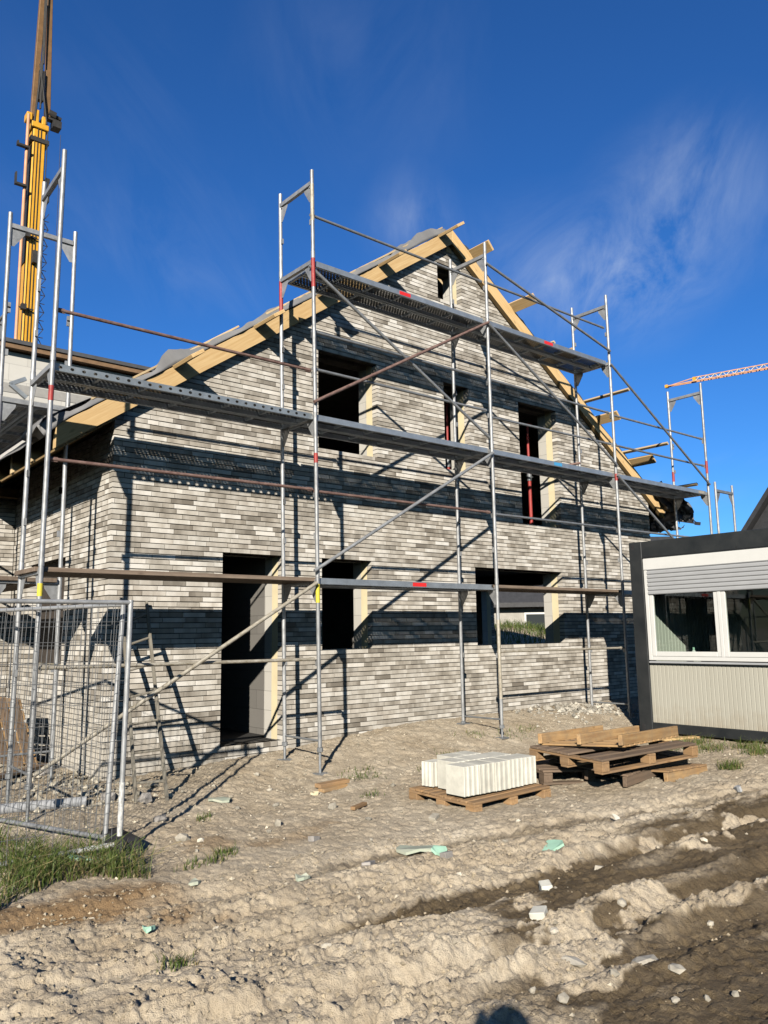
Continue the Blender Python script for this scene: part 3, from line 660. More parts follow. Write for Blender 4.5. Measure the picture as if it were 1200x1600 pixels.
# ------------------------------------------------------------------ scaffolding
BL, WD, RP = 3.1096, .724, .0242
def gusset(mb, px, py, z, dx, dy, s=.17, h=.22):
    """triangular plate under a transom, from a post towards (dx, dy)"""
    d = Vector((dx, dy, 0)); n = Vector((-dy, dx, 0))*.004
    p = Vector((px, py, z)) - n/2
    mb.prism([p+d*.02, p+d*s, p+d*(s*.97)+Vector((0,0,-.05)), p+d*.055+Vector((0,0,-h)), p+d*.02+Vector((0,0,-h))], n)
def frame(root, A, B, gA, gB, levels, top, leanA=(0,0), dark=False, guard=None, bands=()):
    """A outer foot, B inner foot (x, y); levels = deck heights; the frame leans by leanA over its height"""
    z0 = -.05; H = top
    def pt(P, z): k = (z-z0)/(H-z0); return Vector((P[0]+leanA[0]*k, P[1]+leanA[1]*k, z))
    d = Vector((B[0]-A[0], B[1]-A[1], 0)).normalized()
    fo = bpy.data.objects.new('frame', None); col.objects.link(fo); fo.parent = root; ORG[fo.name] = ORG[root.name]
    for z in levels + ([guard] if guard else []):
        fm = MB(); a, b = pt(A, z-.045), pt(B, z-.045)
        fm.beam(a+d*.02, b-d*.02, .046, .052)
        for P, s in ((A, 1), (B, -1)):
            q = pt(P, z-.066); gusset(fm, q.x, q.y, q.z, d.x*s, d.y*s)
        fm.build('transom', GALVD if dark else GALV, fo)
    fm = MB(); fm.tube(pt(A, .12)+d*.01, pt(B, .12)-d*.01, .013); fm.build('base_tie', GALVD, fo)
    for P, g, nm in ((A, gA, 'outer'), (B, gB, 'inner')):
        m = MB(); z = .05; segs = sorted(set([z]+levels+([guard] if guard else [])+[top]))
        m.tube(pt(P, .05), pt(P, top), RP, 14)
        for lv in levels[:-1] if guard is None else levels: m.tube(pt(P, lv+.0), pt(P, lv+.09), RP+.003, 14)
        for lv in levels:
            for dz in (-1.0, .5, 1.0):
                if lv+dz < top-.1 and lv+dz > .3:
                    q = pt(P, lv+dz); c = q + (d if nm == 'outer' else -d)*.038
                    m.obox(c, d*.016, d.cross(Vector((0,0,1)))*.012, (0,0,.035))
        po = m.build('post', GALV, fo, smooth=True)
        j = MB(); f_ = pt(P, .05); j.tube((P[0], P[1], g), f_, .0165, 10); j.tube((P[0], P[1], .0), (P[0], P[1], .045), .036, 8)
        j.box(P[0]-.07, P[0]+.07, P[1]-.07, P[1]+.07, g-.01, g+.008)
        j.build('base_jack', GALVD, fo, smooth=True)
    for P, za, zb, mat in bands:
        m = MB(); m.tube(pt(A if P == 'o' else B, za), pt(A if P == 'o' else B, zb), RP+.0015, 14); m.build('paint_band', mat, fo, smooth=True)
    return fo
def deck(root, x0, x1, z, kind, along='x', y0=.03, y1=.69, stick=None):
    """two planks; kind steel, punched (holes in the side channel) or wood"""
    F = (lambda x, y: (x, y)) if along == 'x' else (lambda x, y: (y, x))
    def bx(mb, a, b, c, d_, e, f, raw=False):
        if along == 'x': mb.box(a, b, c, d_, e, f, raw=raw)
        else: mb.box(c, d_, a, b, e, f)
    wd = (y1-y0-.012)/2; o = None
    if kind == 'wood':
        m = MB()
        for k in range(2):
            a = y0+k*(wd+.012); dz = random.uniform(-.004, .004); bx(m, x0-.06, x1+.05, a, a+wd, z-.048+dz, z-.003+dz)
        o = m.build('plank_deck', PLANKW, root, bevel=.004); return o
    m = MB()
    for k in range(2):
        a = y0+k*(wd+.012); b = a+wd
        for yy in (a, b-.004):
            if kind == 'punched' and k == 0 and yy == a: continue
            bx(m, x0+.03, x1-.03, yy, yy+.004, z-.076, z-.004)
        for yy in (a+.0045, b-.0345): bx(m, x0+.03, x1-.03, yy, yy+.03, z-.076, z-.072)
        for xx in np.arange(x0+.5, x1-.3, .5): bx(m, xx, xx+.03, a+.035, b-.035, z-.05, z-.012)
        for xx in (x0+.028, x1-.062): bx(m, xx, xx+.034, a+.005, b-.005, z-.07, z-.009)
    o = m.build('steel_deck', ZINC, root)
    m = MB()
    for k in range(2):
        a = y0+k*(wd+.012)
        m.box(*((x0+.03, x1-.03, a+.004, a+wd-.004) if along == 'x' else (a+.004, a+wd-.004, x0+.03, x1-.03)), z-.0065, z-.004, raw=(along == 'x'))
    if along != 'x':   # keep the hole pattern running along the plank
        m.g = [(v[1], v[0], v[2]) for v in m.v]
    m.build('perforated_sheet', PANEL, o)
    if kind == 'punched':
        m = MB(); m.box(x0+.03, x1-.03, y0, y0+.003, z-.076, z-.004, raw=True); m.build('side_channel', EDGE, o)
    for (xs_, wdt, mt) in (stick or ()):
        m = MB(); m.box(xs_, xs_+wdt, y0-.0025, y0-.0005, z-.066, z-.016); m.build('sticker', mt, o)
    return o
def rail(root, p, q, mat=GALVD, r=.0185, name='guard_rail'):
    m = MB(); m.tube(p, q, r, 10); p, q = Vector(p), Vector(q); d = (q-p).normalized()
    for c in (p+d*.045, q-d*.045): m.obox(c, d*.03, (0,.006,0), (0,0,.024))
    return m.build(name, mat, root, smooth=True)
sc = thing('facade_scaffold', (0, 0, -.31), 'steel frame scaffolding along the gable wall with perforated decks and diagonal braces', 'scaffolding')
XN = [n*BL for n in range(5)]
gz = [(Hs(x+dx, 0), Hs(x+dx, WD)) for x, dx in ((0,0),(XN[1],.04),(XN[2],.02),(XN[3],.01),(XN[4],0))]
frame(sc, (-.02, 0), (.0, WD), *gz[0], [2.0, 4.0, 6.07], 6.23, (.035, -.01), bands=(('o', 3.60, 3.75, REDP), ('o', 1.72, 1.84, YELP)))
frame(sc, (XN[1]+.045, 0), (XN[1]+.03, WD), *gz[1], [2.0, 4.0, 6.0], 7.19, (-.10, 0), guard=7.06, bands=(('o', 5.62, 6.06, REDP), ('i', 5.5, 5.95, REDP), ('o', 3.38, 3.50, REDP), ('o', 1.70, 1.92, YELP), ('o', 6.5, 7.0, YELT)))
frame(sc, (XN[2]+.02, 0), (XN[2]-.01, WD), *gz[2], [2.0, 4.0, 6.0], 7.22, (.01, 0), guard=7.06, bands=(('o', .4, 1.5, YELT),))
frame(sc, (XN[3]+.01, 0), (XN[3]-.01, WD), *gz[3], [2.0, 4.0, 6.0], 7.22, (.03, 0), guard=7.06, bands=(('o', 3.86, 3.98, REDP),))
frame(sc, (XN[4], 0), (XN[4], WD), *gz[4], [2.0, 4.0, 6.05], 6.20, (.03, 0), bands=(('o', 4.35, 4.6, REDP), ('i', 4.3, 4.5, REDP)))
deck(sc, XN[0], XN[1], 2.0, 'wood'); deck(sc, XN[1], XN[2], 2.0, 'steel', stick=[(XN[1]+1.55, .24, REDL)]); deck(sc, XN[2], XN[3], 2.0, 'wood'); deck(sc, XN[3], XN[4], 2.0, 'steel')
deck(sc, XN[0], XN[1], 4.0, 'punched'); deck(sc, XN[1], XN[2], 4.0, 'steel'); deck(sc, XN[2], XN[3], 4.0, 'steel', stick=[(XN[2]+1.5, .2, BLUL)]); deck(sc, XN[3], XN[4], 4.0, 'steel', stick=[(XN[4]-.3, .22, YELT)])
deck(sc, XN[1], XN[2], 6.0, 'steel', stick=[(XN[1]+1.42, .2, REDL)]); deck(sc, XN[2], XN[3], 6.0, 'steel', stick=[(XN[2]+1.4, .22, REDL)])
RY = .034
for n, z, mt in ((0,4.55,RUSTY),(0,3.05,RUSTY),(0,1.06,YELT),(1,5.05,GALVD),(1,4.56,GALVD),(1,3.03,RUSTY),(1,6.6,GALVD),(2,5.05,GALVD),(2,4.5,GALVD),(2,3.03,GALVD),(2,1.05,YELT),(2,6.6,GALVD),(3,5.04,GALVD),(3,4.5,GALVD),(3,3.03,GALVD)):
    e = .06 if n < 3 else 0
    lx = -.10*(z/7.2) if n == 1 else 0; rx = -.10*(z/7.2)+.04 if n == 0 else 0
    rail(sc, (XN[n]+.03+lx, RY, z+random.uniform(-.015,.015)), (XN[n+1]-.03+rx, RY, z+random.uniform(-.015,.015)), mt)
def brace(n, za, zb, mt=GALVD): rail(sc, (XN[n]+(-.06 if n == 1 else .0), -.05, za), (XN[n+1]+(-.03 if n == 0 else .0), -.05, zb), mt, .0215, 'diagonal_brace')
brace(0, .12, 1.93, YELT); brace(1, 2.07, 3.92, GALV); brace(1, 4.12, 5.92, RUSTY); brace(2, 5.9, 4.12); brace(3, 5.92, 4.12); brace(3, 3.95, 2.06); brace(2, 6.86, 6.16)
rail(sc, (XN[1]-.08, .02, 5.9), (XN[2], .02, 4.16), GALVD, .0215, 'diagonal_brace')
rail(sc, (9.33, .70, 4.29), (8.55, 1.75, 4.17), RUSTY, .021, 'wall_tie')
# bracket at the left corner
b_ = MB(); c0, c1, c2 = at(16, 600, .72), at(40, 592, .72), at(41, 622, .72)
b_.beam(c0, c1, .04, .04); b_.beam(c0, c2, .04, .04); b_.build('console_bracket', ZINC, sc)

ls = thing('side_scaffold', (.26, 1.5, -.3), 'scaffolding running back along the left side wall', 'scaffolding')
for k, Y in enumerate((1.46, 4.57, 7.64)):
    frame(ls, (-.10, Y), (.63, Y), Hs(-.1, Y), Hs(.63, Y), [2.0, 4.0, 6.05], 6.16, (-.01, 0), dark=(k > 0))
for a, b in ((1.46, 4.57), (4.57, 7.64)):
    deck(ls, a, b, 3.99, 'steel', along='y', y0=-.06, y1=.58); deck(ls, a, b, 2.0, 'wood' if a < 2 else 'steel', along='y', y0=-.06, y1=.58)
    for z in (5.0, 4.5, 3.0, 2.5): rail(ls, (-.07, a+.03, z), (-.07, b-.03, z), GALVD if z > 3.2 else RUSTY)
rs = thing('side_scaffold', (13.3, .1, -.1), 'lower scaffolding frames behind the site office at the right corner', 'scaffolding')
for Y in (.10, 3.2): frame(rs, (13.62, Y), (12.93, Y), Hs(13.62, Y), Hs(12.93, Y), [2.0, 4.12], 4.25, (0, 0), dark=True)
deck(rs, .10, 3.2, 2.0, 'steel', along='y', y0=12.97, y1=13.58); rail(rs, (13.6, .13, 3.0), (13.6, 3.17, 3.0))
# red shoring props inside the upper windows
for (x, y, lab) in ((at(826, 720, 1.76).x, 1.76, 'red steel prop standing inside the tall upper right window'), (at(698, 650, 1.76).x, 1.76, 'red steel prop standing inside the narrow upper middle window')):
    pr = thing('steel_prop', (x, y, 2.86), lab, 'prop', 'red props in the upper windows')
    m = MB(); m.tube((x, y, 2.87), (x, y, 4.2), .032, 12); m.box(x-.07, x+.07, y-.07, y+.07, 2.862, 2.87); m.build('outer_tube', REDP, pr, smooth=True)
    m = MB(); m.tube((x, y, 4.2), (x, y, 5.2), .024, 12); m.box(x-.07, x+.07, y-.07, y+.07, 5.2, 5.21); m.build('inner_tube', REDP, pr, smooth=True)
    m = MB(); m.tube((x, y, 4.12), (x, y, 4.26), .045, 12); m.tube((x-.1, y, 4.2), (x+.1, y, 4.2), .009, 8); m.build('collar', GALVD, pr, smooth=True)

# ------------------------------------------------------------------ site office container
CX, CY1, CY0, CZ0, CZ1, CD = 8.40, -.78, -6.92, -.16, 2.65, 2.44
ct = thing('site_office', (CX, CY1, CZ0), 'cream site office container with anthracite frame, half closed shutter and white windows', 'container')
WY1, WY0, WZ0, WZ1 = -1.015, -3.24, .88, 2.385
m = MB(); P_ = .215
for x0 in (CX, CX+CD-P_):
    for y0 in (CY0, CY1-P_): m.box(x0, x0+P_, y0, y0+P_, CZ0, CZ1)
for z0, z1 in ((2.40, CZ1-.003), (CZ0+.003, -.02)):
    for x0 in (CX+.003, CX+CD-.09): m.box(x0, x0+.087, CY0+P_, CY1-P_, z0, z1)
    for y0 in (CY0+.003, CY1-.09): m.box(CX+P_, CX+CD-P_, y0, y0+.087, z0, z1)
m.box(CX-.012, CX+.004, CY0+P_, CY1-P_, 2.385, 2.402)
m.build('steel_frame', ANTH, ct, bevel=.008)
m = MB()
for y in (CY1-.07, CY0+.07):
    for z in (CZ1-.075, CZ0+.07): m.box(CX-.0015, CX+.001, y-.028, y+.028, z-.04, z+.04)
for y in np.arange(CY1-.45, CY0, -.62): m.tube((CX-.004, y, 2.435), (CX+.002, y, 2.435), .008, 8)
m.build('corner_casting', BLACK, ct)
def ribbed(x_out, sgn, ya, yb, za, zb, name, mat, pitch=.062, d=.007):
    mb = MB(); n = max(1, int(round((ya-yb)/pitch))); p = (ya-yb)/n; pts = []
    for i in range(n):
        y = ya-i*p; pts += [(y, 0), (y-p*.72, 0), (y-p*.80, d), (y-p*.92, d)]
    pts.append((yb, 0)); vs = []
    for y, e in pts: vs += [(x_out+sgn*e, y, za), (x_out+sgn*e, y, zb)]
    mb.add(vs, [(2*i, 2*i+1, 2*i+3, 2*i+2) for i in range(len(pts)-1)], 0, tone=.5)
    o = mb.build(name, mat, ct); s = o.modifiers.new('t', 'SOLIDIFY'); s.thickness = .003; return o
xp = CX+.035
ribbed(xp, 1, CY1-P_, CY0+P_, CZ0+.14, WZ0-.05, 'wall_panel', CREAM)
ribbed(xp, 1, WY0-.0, CY0+P_, WZ0-.05, 2.40, 'wall_panel', CREAM)
m = MB(); m.box(CX+.01, CX+.06, WY0, WY1+.0, WZ0-.052, WZ0-.012); m.box(CX-.03, CX+.01, WY0+.01, WY1-.01, WZ0-.04, WZ0-.014); m.build('window_sill', SHUT, ct, bevel=.003)
# other walls, floor, roof
m = MB(); m.box(CX+.09, CX+CD-.04, CY1-.06, CY1-.035, CZ0+.13, 2.4); m.box(CX+.09, CX+CD-.04, CY0+.035, CY0+.06, CZ0+.13, 2.4)
m.box(CX+CD-.06, CX+CD-.035, CY0+.07, CY1-.07, CZ0+.13, 2.4); m.build('outer_wall', CREAM, ct)
m = MB(); m.box(CX+.1, CX+CD-.1, CY0+.1, CY1-.1, CZ0+.1, .0); m.build('floor', CONC, ct)
m = MB(); m.box(CX+.05, CX+CD-.05, CY0+.05, CY1-.05, 2.56, 2.62); m.box(CX+.1, CX+CD-.1, CY0+.1, CY1-.1, 2.40, 2.43); m.build('roof', ANTH, ct)
m = MB(); m.box(CX+CD-.10, CX+CD-.075, CY0+.1, CY1-.1, .005, 2.395)
m.build('inner_wall', CREAMIN, ct)
mb = MB(); pts = []; x = CX+.10
while x < CX+CD-.12: pts += [(x, 0), (x+.07, 0), (x+.075, .006), (x+.085, .006)]; x += .09
vs = []
for x, e in pts: vs += [(x, CY1-.09-e, .005), (x, CY1-.09-e, 2.395)]
mb.add(vs, [(2*i, 2*i+1, 2*i+3, 2*i+2) for i in range(len(pts)-1)], 0, tone=.5); mb.build('inner_end_wall', CREAMIN, ct)
# window unit
wn = MB(); fx0, fx1 = CX-.008, CX+.055
def fr(mb, y1, y0, z0, z1, w_, x0, x1, wb=None):
    wb = wb or w_
    mb.box(x0, x1, y1-w_, y1, z0, z1); mb.box(x0, x1, y0, y0+w_, z0, z1); mb.box(x0, x1, y0+w_, y1-w_, z0, z0+wb); mb.box(x0, x1, y0+w_, y1-w_, z1-w_, z1)
fr(wn, WY1, WY0, WZ0, WZ1, .055, fx0, fx1); wn.box(fx0+.006, fx1-.004, -2.185, -2.135, WZ0+.055, 1.9)
wo = wn.build('window', WHITE, ct, bevel=.004)
m = MB(); m.box(fx0-.012, fx1+.02, WY0+.004, WY1-.004, 2.215, 2.378); m.build('shutter_box', WHITE, wo, bevel=.004)
m = MB(); z = 1.842
while z < 2.205: m.prism([(fx0-.002, WY1-.06, z), (fx0-.011, WY1-.06, z+.012), (fx0-.011, WY1-.06, z+.046), (fx0-.002, WY1-.06, z+.058), (fx0+.008, WY1-.06, z+.058), (fx0+.008, WY1-.06, z)], (0, WY0-WY1+.12, 0)); z += .060
m.build('roller_shutter', SHUT, wo, bevel=.002)
for (a, b) in ((WY1-.057, -2.137), (-2.183, WY0+.057)):
    m = MB(); fr(m, a, b, WZ0+.057, 1.93, .062, fx0+.014, fx1-.006, .07); so2 = m.build('sash', WHITE, wo, bevel=.005)
    m = MB(); m.box(fx0+.032, fx0+.037, b+.058, a-.058, WZ0+.12, 1.93); m.build('pane', GLASS, so2)
# bottle on the inner sill
m = MB(); bt = thing('soap_bottle', (8.56, -1.64, .90), 'small bottle with a green cap behind the office window', 'bottle')
m.tube((8.56, -1.64, .905), (8.56, -1.64, 1.00), .032, 14); m.tube((8.56, -1.64, 1.0), (8.56, -1.64, 1.03), .032, 14, 0, .014); m.build('body', WHITE, bt, smooth=True)
m = MB(); m.tube((8.56, -1.64, 1.03), (8.56, -1.64, 1.065), .016, 12); m.build('cap', FOAM, bt, smooth=True)
m = MB(); m.box(8.47, 8.72, -3.2, -1.06, .875, .898); m.build('inner_sill', WHITE, ct)

# ------------------------------------------------------------------ pallets, blocks
def pallet(name, L, W, slat, mats, label, kind='block', miss=(), group='pallets'):
    """local: long axis x, slats on top running along x (kind block) or across (kind stringer, upside down)"""
    root = thing(name, (0, 0, 0), label, 'pallet', group)
    m0, m1 = mats
    rj = random.Random(slat+len(label))
    def jit(o): o.rotation_euler = (rj.uniform(-.004,.004), rj.uniform(-.004,.004), rj.uniform(-.012,.012)); o.location.z = rj.uniform(0, .003)
    if kind == 'block':
        for i in range(slat):
            if i in miss: continue
            w_ = W/slat*.80; y = -W/2 + (i+.5)*W/slat
            m = MB(); m.box(-L/2, L/2, y-w_/2, y+w_/2, .122, .144); jit(m.build('deck_board', m0, root, bevel=.003))
        for x in (-L/2+.05, 0, L/2-.05):
            m = MB(); m.box(x-.05, x+.05, -W/2, W/2, .1, .1215); m.build('cross_board', m1, root, bevel=.003)
            for y in (-W/2+.06, 0, W/2-.06):
                m = MB(); m.box(x-.05, x+.05, y-.06, y+.06, .0225, .0995); m.build('block', m1, root, bevel=.003)
        for y in (-W/2+.06, 0, W/2-.06):
            m = MB(); m.box(-L/2, L/2, y-.05, y+.05, 0, .022); m.build('runner', m1, root, bevel=.003)
    elif kind == 'cross':     # slats across the short side, exposed stringers beneath
        for i in range(slat):
            if i in miss: continue
            w_ = L/slat*.78; x = -L/2+(i+.5)*L/slat
            m = MB(); m.box(x-w_/2, x+w_/2, -W/2, W/2, .1, .122); jit(m.build('deck_board', m0, root, bevel=.003))
        for y in (-W/2+.03, 0, W/2-.03):
            m = MB(); m.box(-L/2, L/2, y-.022, y+.022, 0, .0995); m.build('runner', m1, root, bevel=.003)
    else:
        for i in range(slat):
            if i in miss: continue
            w_ = L/slat*.66; x = -L/2+(i+.5)*L/slat
            m = MB(); m.box(x-w_/2, x+w_/2, -W/2, W/2, 0, .02); jit(m.build('deck_board', m0, root, bevel=.003))
        for y in (-W/2+.03, 0, W/2-.03):
            m = MB(); m.box(-L/2-.02, L/2, y-.023, y+.023, .0205, .125); m.build('runner', m1, root, bevel=.004)
    return root
p1 = pallet('pallet', 1.06, .92, 9, (PALW, PALW), 'low wooden pallet carrying the white blocks')
p1.location = (3.66, -2.02, -.33); p1.rotation_euler = (R(.8), R(-.8), R(-1))
pt_ = pallet('pallet', 1.50, .98, 12, (PALO, PALO), 'orange upside-down pallet on top of the heap, three runners facing up', 'stringer', group='heaped pallets')
pt_.location = (5.52, -2.28, .10); pt_.rotation_euler = (R(-3), R(2), R(10))
pb = pallet('pallet', 1.52, 1.02, 7, (PALG, PALW), 'brown block pallet lying second from the top of the heap', miss=(2,), group='heaped pallets')
pb.location = (5.30, -2.46, -.045); pb.rotation_euler = (R(1.5), R(-1), R(-6))
pc = pallet('pallet', 1.35, .95, 9, (PALG, PALG), 'dark grey pallet pressed under the block pallet', 'cross', group='heaped pallets')
pc.location = (5.55, -2.35, -.185); pc.rotation_euler = (R(3), R(-3), R(4))
pd = pallet('pallet', .86, .8, 7, (PALW, PALO), 'small tilted pallet at the bottom right of the heap', 'cross', group='heaped pallets')
pd.location = (5.82, -2.62, -.285); pd.rotation_euler = (R(-4), R(2), R(2))
pe = pallet('pallet', 1.1, .85, 8, (PALG, PALG), 'dark brown pallet flat on the soil at the left of the heap', 'block', group='heaped pallets')
pe.location = (5.15, -2.0, -.27); pe.rotation_euler = (R(1), R(2), R(-24))
pl = pallet('pallet', 1.2, .8, 8, (PALO, PALG), 'brown pallet leaning upright against the left side wall', 'cross')
pl.location = (.62, 3.1, .02); pl.rotation_euler = (R(0), R(72), R(8))
# white blocks with tongue and groove ends
def block(x, y, z, lx, ly, h, label, rz=0, grooved=('front',)):
    mb = MB(); per = []
    def edge(a, b, groove):
        a, b = Vector(a), Vector(b); d = b-a; n = Vector((d.y, -d.x)).normalized(); out = [a]
        if groove:
            k = 3; L = d.length
            for i in range(k):
                c = a + d*((i+.5)/k); wv = d.normalized()*(L/k*.24)
                out += [c-wv*1.3, c-wv-n*.009, c+wv-n*.009, c+wv*1.3]
        return out
    cs = [(-lx/2,-ly/2), (lx/2,-ly/2), (lx/2,ly/2), (-lx/2,ly/2)]
    for i, nm in enumerate(('front', 'right', 'back', 'left')): per += edge(cs[i], cs[(i+1)%4], nm in grooved)
    mb.prism([(p.x, p.y, 0) for p in per], (0, 0, h))
    o = mb.build('white_block', LIMEB, bevel=.004); o.location = (x, y, z); o.rotation_euler = (random.uniform(-.006,.006), random.uniform(-.006,.006), R(rz)); ORG[o.name] = (x, y, z)
    return tag(o, label, 'block', 'white blocks on the pallet')
zb = -.172
names_f = ['large smooth-sided block at the front left corner of the white stack', 'stained block second from the left in the front row', 'third block of the front row with a notch at its foot', 'fourth block of the front row with a notch at its foot', 'clean grooved block at the front right end of the white stack']
xq = 3.13
for i, wx in enumerate((.20, .21, .205, .20, .215)):
    block(xq+wx/2, -2.22+random.uniform(-.01,.01), zb, wx-.007, .25, .268+random.uniform(-.006,.004), names_f[i], random.uniform(-.8,.8), ('front', 'back')); xq += wx
names_b = ['second row block behind the front left corner block', 'second row block behind the stained block', 'middle block of the second row of the white stack', 'block at the right end of the second row']
xq = 3.27
for i, wx in enumerate((.21, .205, .20, .21)):
    block(xq+wx/2, -1.955+random.uniform(-.01,.01), zb, wx-.007, .25, .266+random.uniform(-.006,.004), names_b[i], random.uniform(-.8,.8), ('front', 'back')); xq += wx
xq = 3.50
for i, wx in enumerate((.21, .205)):
    block(xq+wx/2, -1.70, zb, wx-.007, .24, .264, ['left block of the short rear row of the white stack', 'right block of the short rear row of the white stack'][i], random.uniform(-.8,.8), ('front', 'back')); xq += wx
block(3.345, -1.70, zb, .20, .15, .235, 'lone narrow block at the back left of the pallet', 6, ('front', 'left'))

# ------------------------------------------------------------------ ladder
ld = thing('wooden_ladder', (1.2, .1, -.29), 'short grey wooden ladder leaning on the brick corner', 'ladder')
lf, rf = Vector((1.03, .11, Hs(1.03,.11)-.03)), Vector((1.32, .03, Hs(1.32,.03)-.03)); lt, rt = Vector((1.24, 1.17, 1.62)), Vector((1.52, 1.165, 1.74))
for a, b in ((lf, lt), (rf, rt)):
    m = MB(); m.beam(a, b, .044, .026, (1,0,0)); m.build('stile', LADW, ld, bevel=.003)
for k in (.10, .24, .38, .52, .66, .80, .93):
    m = MB(); m.beam(lf.lerp(lt, k), rf.lerp(rt, k), .026, .018, (0,-.4,1)); m.build('rung', LADW, ld, bevel=.003)
# ------------------------------------------------------------------ mesh fence
WIRE = simple('dull_wire', (.17,.175,.18), .55, .4, .2, 8, 0)
def fence_panel(foot, dirv, length, H, tilt, label, mat2=None):
    f = Vector(foot); d = Vector((*dirv, 0)).normalized(); up = Vector((tilt, 0, H)); r = .0205
    t_ = thing('mesh_fence', foot, label, 'fence', 'mesh fence panels')
    m = MB(); a, b, c, e = f, f+d*length, f+d*length+up, f+up
    z_ = Vector((0,0,.06))
    m.tube(a, e+Vector((0,0,.02)), r, 12); m.tube(b, c, r, 12); m.tube(a+z_, b+z_, r*.9, 12); m.tube(e, c, r*.9, 12)
    m.build('tube_frame', GALV, t_, smooth=True)
    if mat2:
        m = MB(); m.tube(a+Vector((0,0,.01)), a+up*.27, r+.002, 12); m.tube(a+z_, a+z_+d*.32, r, 12); m.build('paint_splash', mat2, t_, smooth=True)
    m = MB(); n = int(length/.062)
    for i in range(1, n): 
        p = d*(length*i/n); w0 = Vector((random.uniform(-.004,.004), random.uniform(-.004,.004), 0)); m.tube(a+p+z_, e+p+w0, .0023, 5)
    k = int(H/.16)
    for i in range(1, k): 
        q = z_+(up-z_)*(i/k); m.tube(a+q, b+q, .0023, 5)
    m.build('wire_mesh', WIRE, t_)
    return t_
gf1 = Hs(.22, -1.22); gf2 = Hs(.26, -1.41)
fence_panel((.22, -1.22, gf1), (-.336, .942), 3.5, 1.6-gf1, .09, 'galvanised mesh fence panel angled back towards the house corner')
fence_panel((.262, -1.415, gf2), (-1, .03), 3.45, 1.61-gf2, .03, 'galvanised mesh fence panel with a white splashed post, running out of view to the left', simple('splashed_white_paint', (.30,.305,.31), .6, .1, .1, 22, .3, 60, c2=(.82,.82,.80)))
m = MB(); x, y, z = .30, -1.36, gf2
m.prism([(x-.10, y-.22, z-.02), (x+.10, y-.22, z-.02), (x+.075, y-.19, z+.12), (x-.075, y-.19, z+.12)], (0, .44, 0))
o = m.build('rubber_foot_block', BLACK, None, bevel=.015); tag(o, 'black rubber foot under the fence posts', 'fence foot')
# ------------------------------------------------------------------ neighbouring buildings
nb = thing('block_house', (2, 16, -.3), 'raw white block building with a brown roof edge behind the left scaffold', 'building')
m = MB(); m.box(-9, 8.6, 16, 26, -.4, 9.55); m.build('wall', BLOCKF, nb)
m = MB(); m.box(-9.02, 8.62, 15.985, 16.2, 8.35, 8.62); m.box(-9.02, 8.62, 15.985, 16.2, 5.4, 5.7); m.build('ring_beam', CONC, nb)
m = MB(); m.box(-9.3, 8.8, 15.75, 26.2, 9.60, 9.74); m.build('roof_edge', simple('brown_edge_board', (.23,.14,.075), .7, 0, .3, 4, .1), nb)
m = MB(); m.box(-9.35, 8.85, 15.70, 26.2, 9.745, 9.86); m.build('roof', MEMD, nb)
for (a, b, c, d) in ((-2.2, -.6, 6.2, 7.8), (5.6, 6.6, 6.2, 7.8)):
    m = MB(); m.box(a, b, 15.94, 15.995, c, d); m.build('window', DGLASS, nb)
def D(u, v, dep): return CAM + ray(u, v)*dep
hf = Vector((CF.x, CF.y, 0)).normalized(); hr = Vector((CR.x, CR.y, 0)).normalized()
# pale house seen through the ground floor
fb = D(838, 985, 45); fb.z = -.3
fh = thing('pale_house', fb, 'pale house with a dark roof seen through the large ground floor window', 'house')
def ob(mb, u0, u1, w0, w1, z0, z1, mi=0): mb.obox(fb + hr*(u0+u1)/2 + hf*(w0+w1)/2 + Vector((0,0,(z0+z1)/2)), hr*(u1-u0)/2, hf*(w1-w0)/2, (0,0,(z1-z0)/2), mi)
m = MB(); ob(m, -9, 9, 0, 8, 0, 3.3); m.build('wall', simple('grey_white_brickwork', (.40,.38,.34), .9, 0, .15, 3, .2), fh)
for (a, b, c, d, nm) in ((-.55, .55, .7, 2.6, 'door'), (2.2, 3.2, 1.2, 2.6, 'window'), (-3.9, -2.6, 1.1, 2.6, 'window'), (4.6, 5.6, .4, 2.6, 'door'), (-7, -5.6, 1.1, 2.6, 'window')):
    m = MB(); ob(m, a, b, -.03, .0-.002, c, d); o = m.build(nm, DGLASS, fh)
    m = MB(); ob(m, a-.1, a, -.05, -.001, c-.1, d+.1); ob(m, b, b+.1, -.05, -.001, c-.1, d+.1); ob(m, a, b, -.05, -.001, d, d+.1); ob(m, a, b, -.045, -.031, (c+d)/2-.03, (c+d)/2+.03); m.build('frame', WHITE, o)
m = MB(); q_ = lambda u, w_, z: fb+hr*u+hf*w_+Vector((0,0,z))
m.prism([q_(-9.6, -.7, 3.25), q_(-9.6, 4, 7.4), q_(-9.6, 8.7, 3.25), q_(-9.6, 8.7, 3.0), q_(-9.6, -.7, 3.0)], hr*19.2); m.build('roof', TILE, fh)
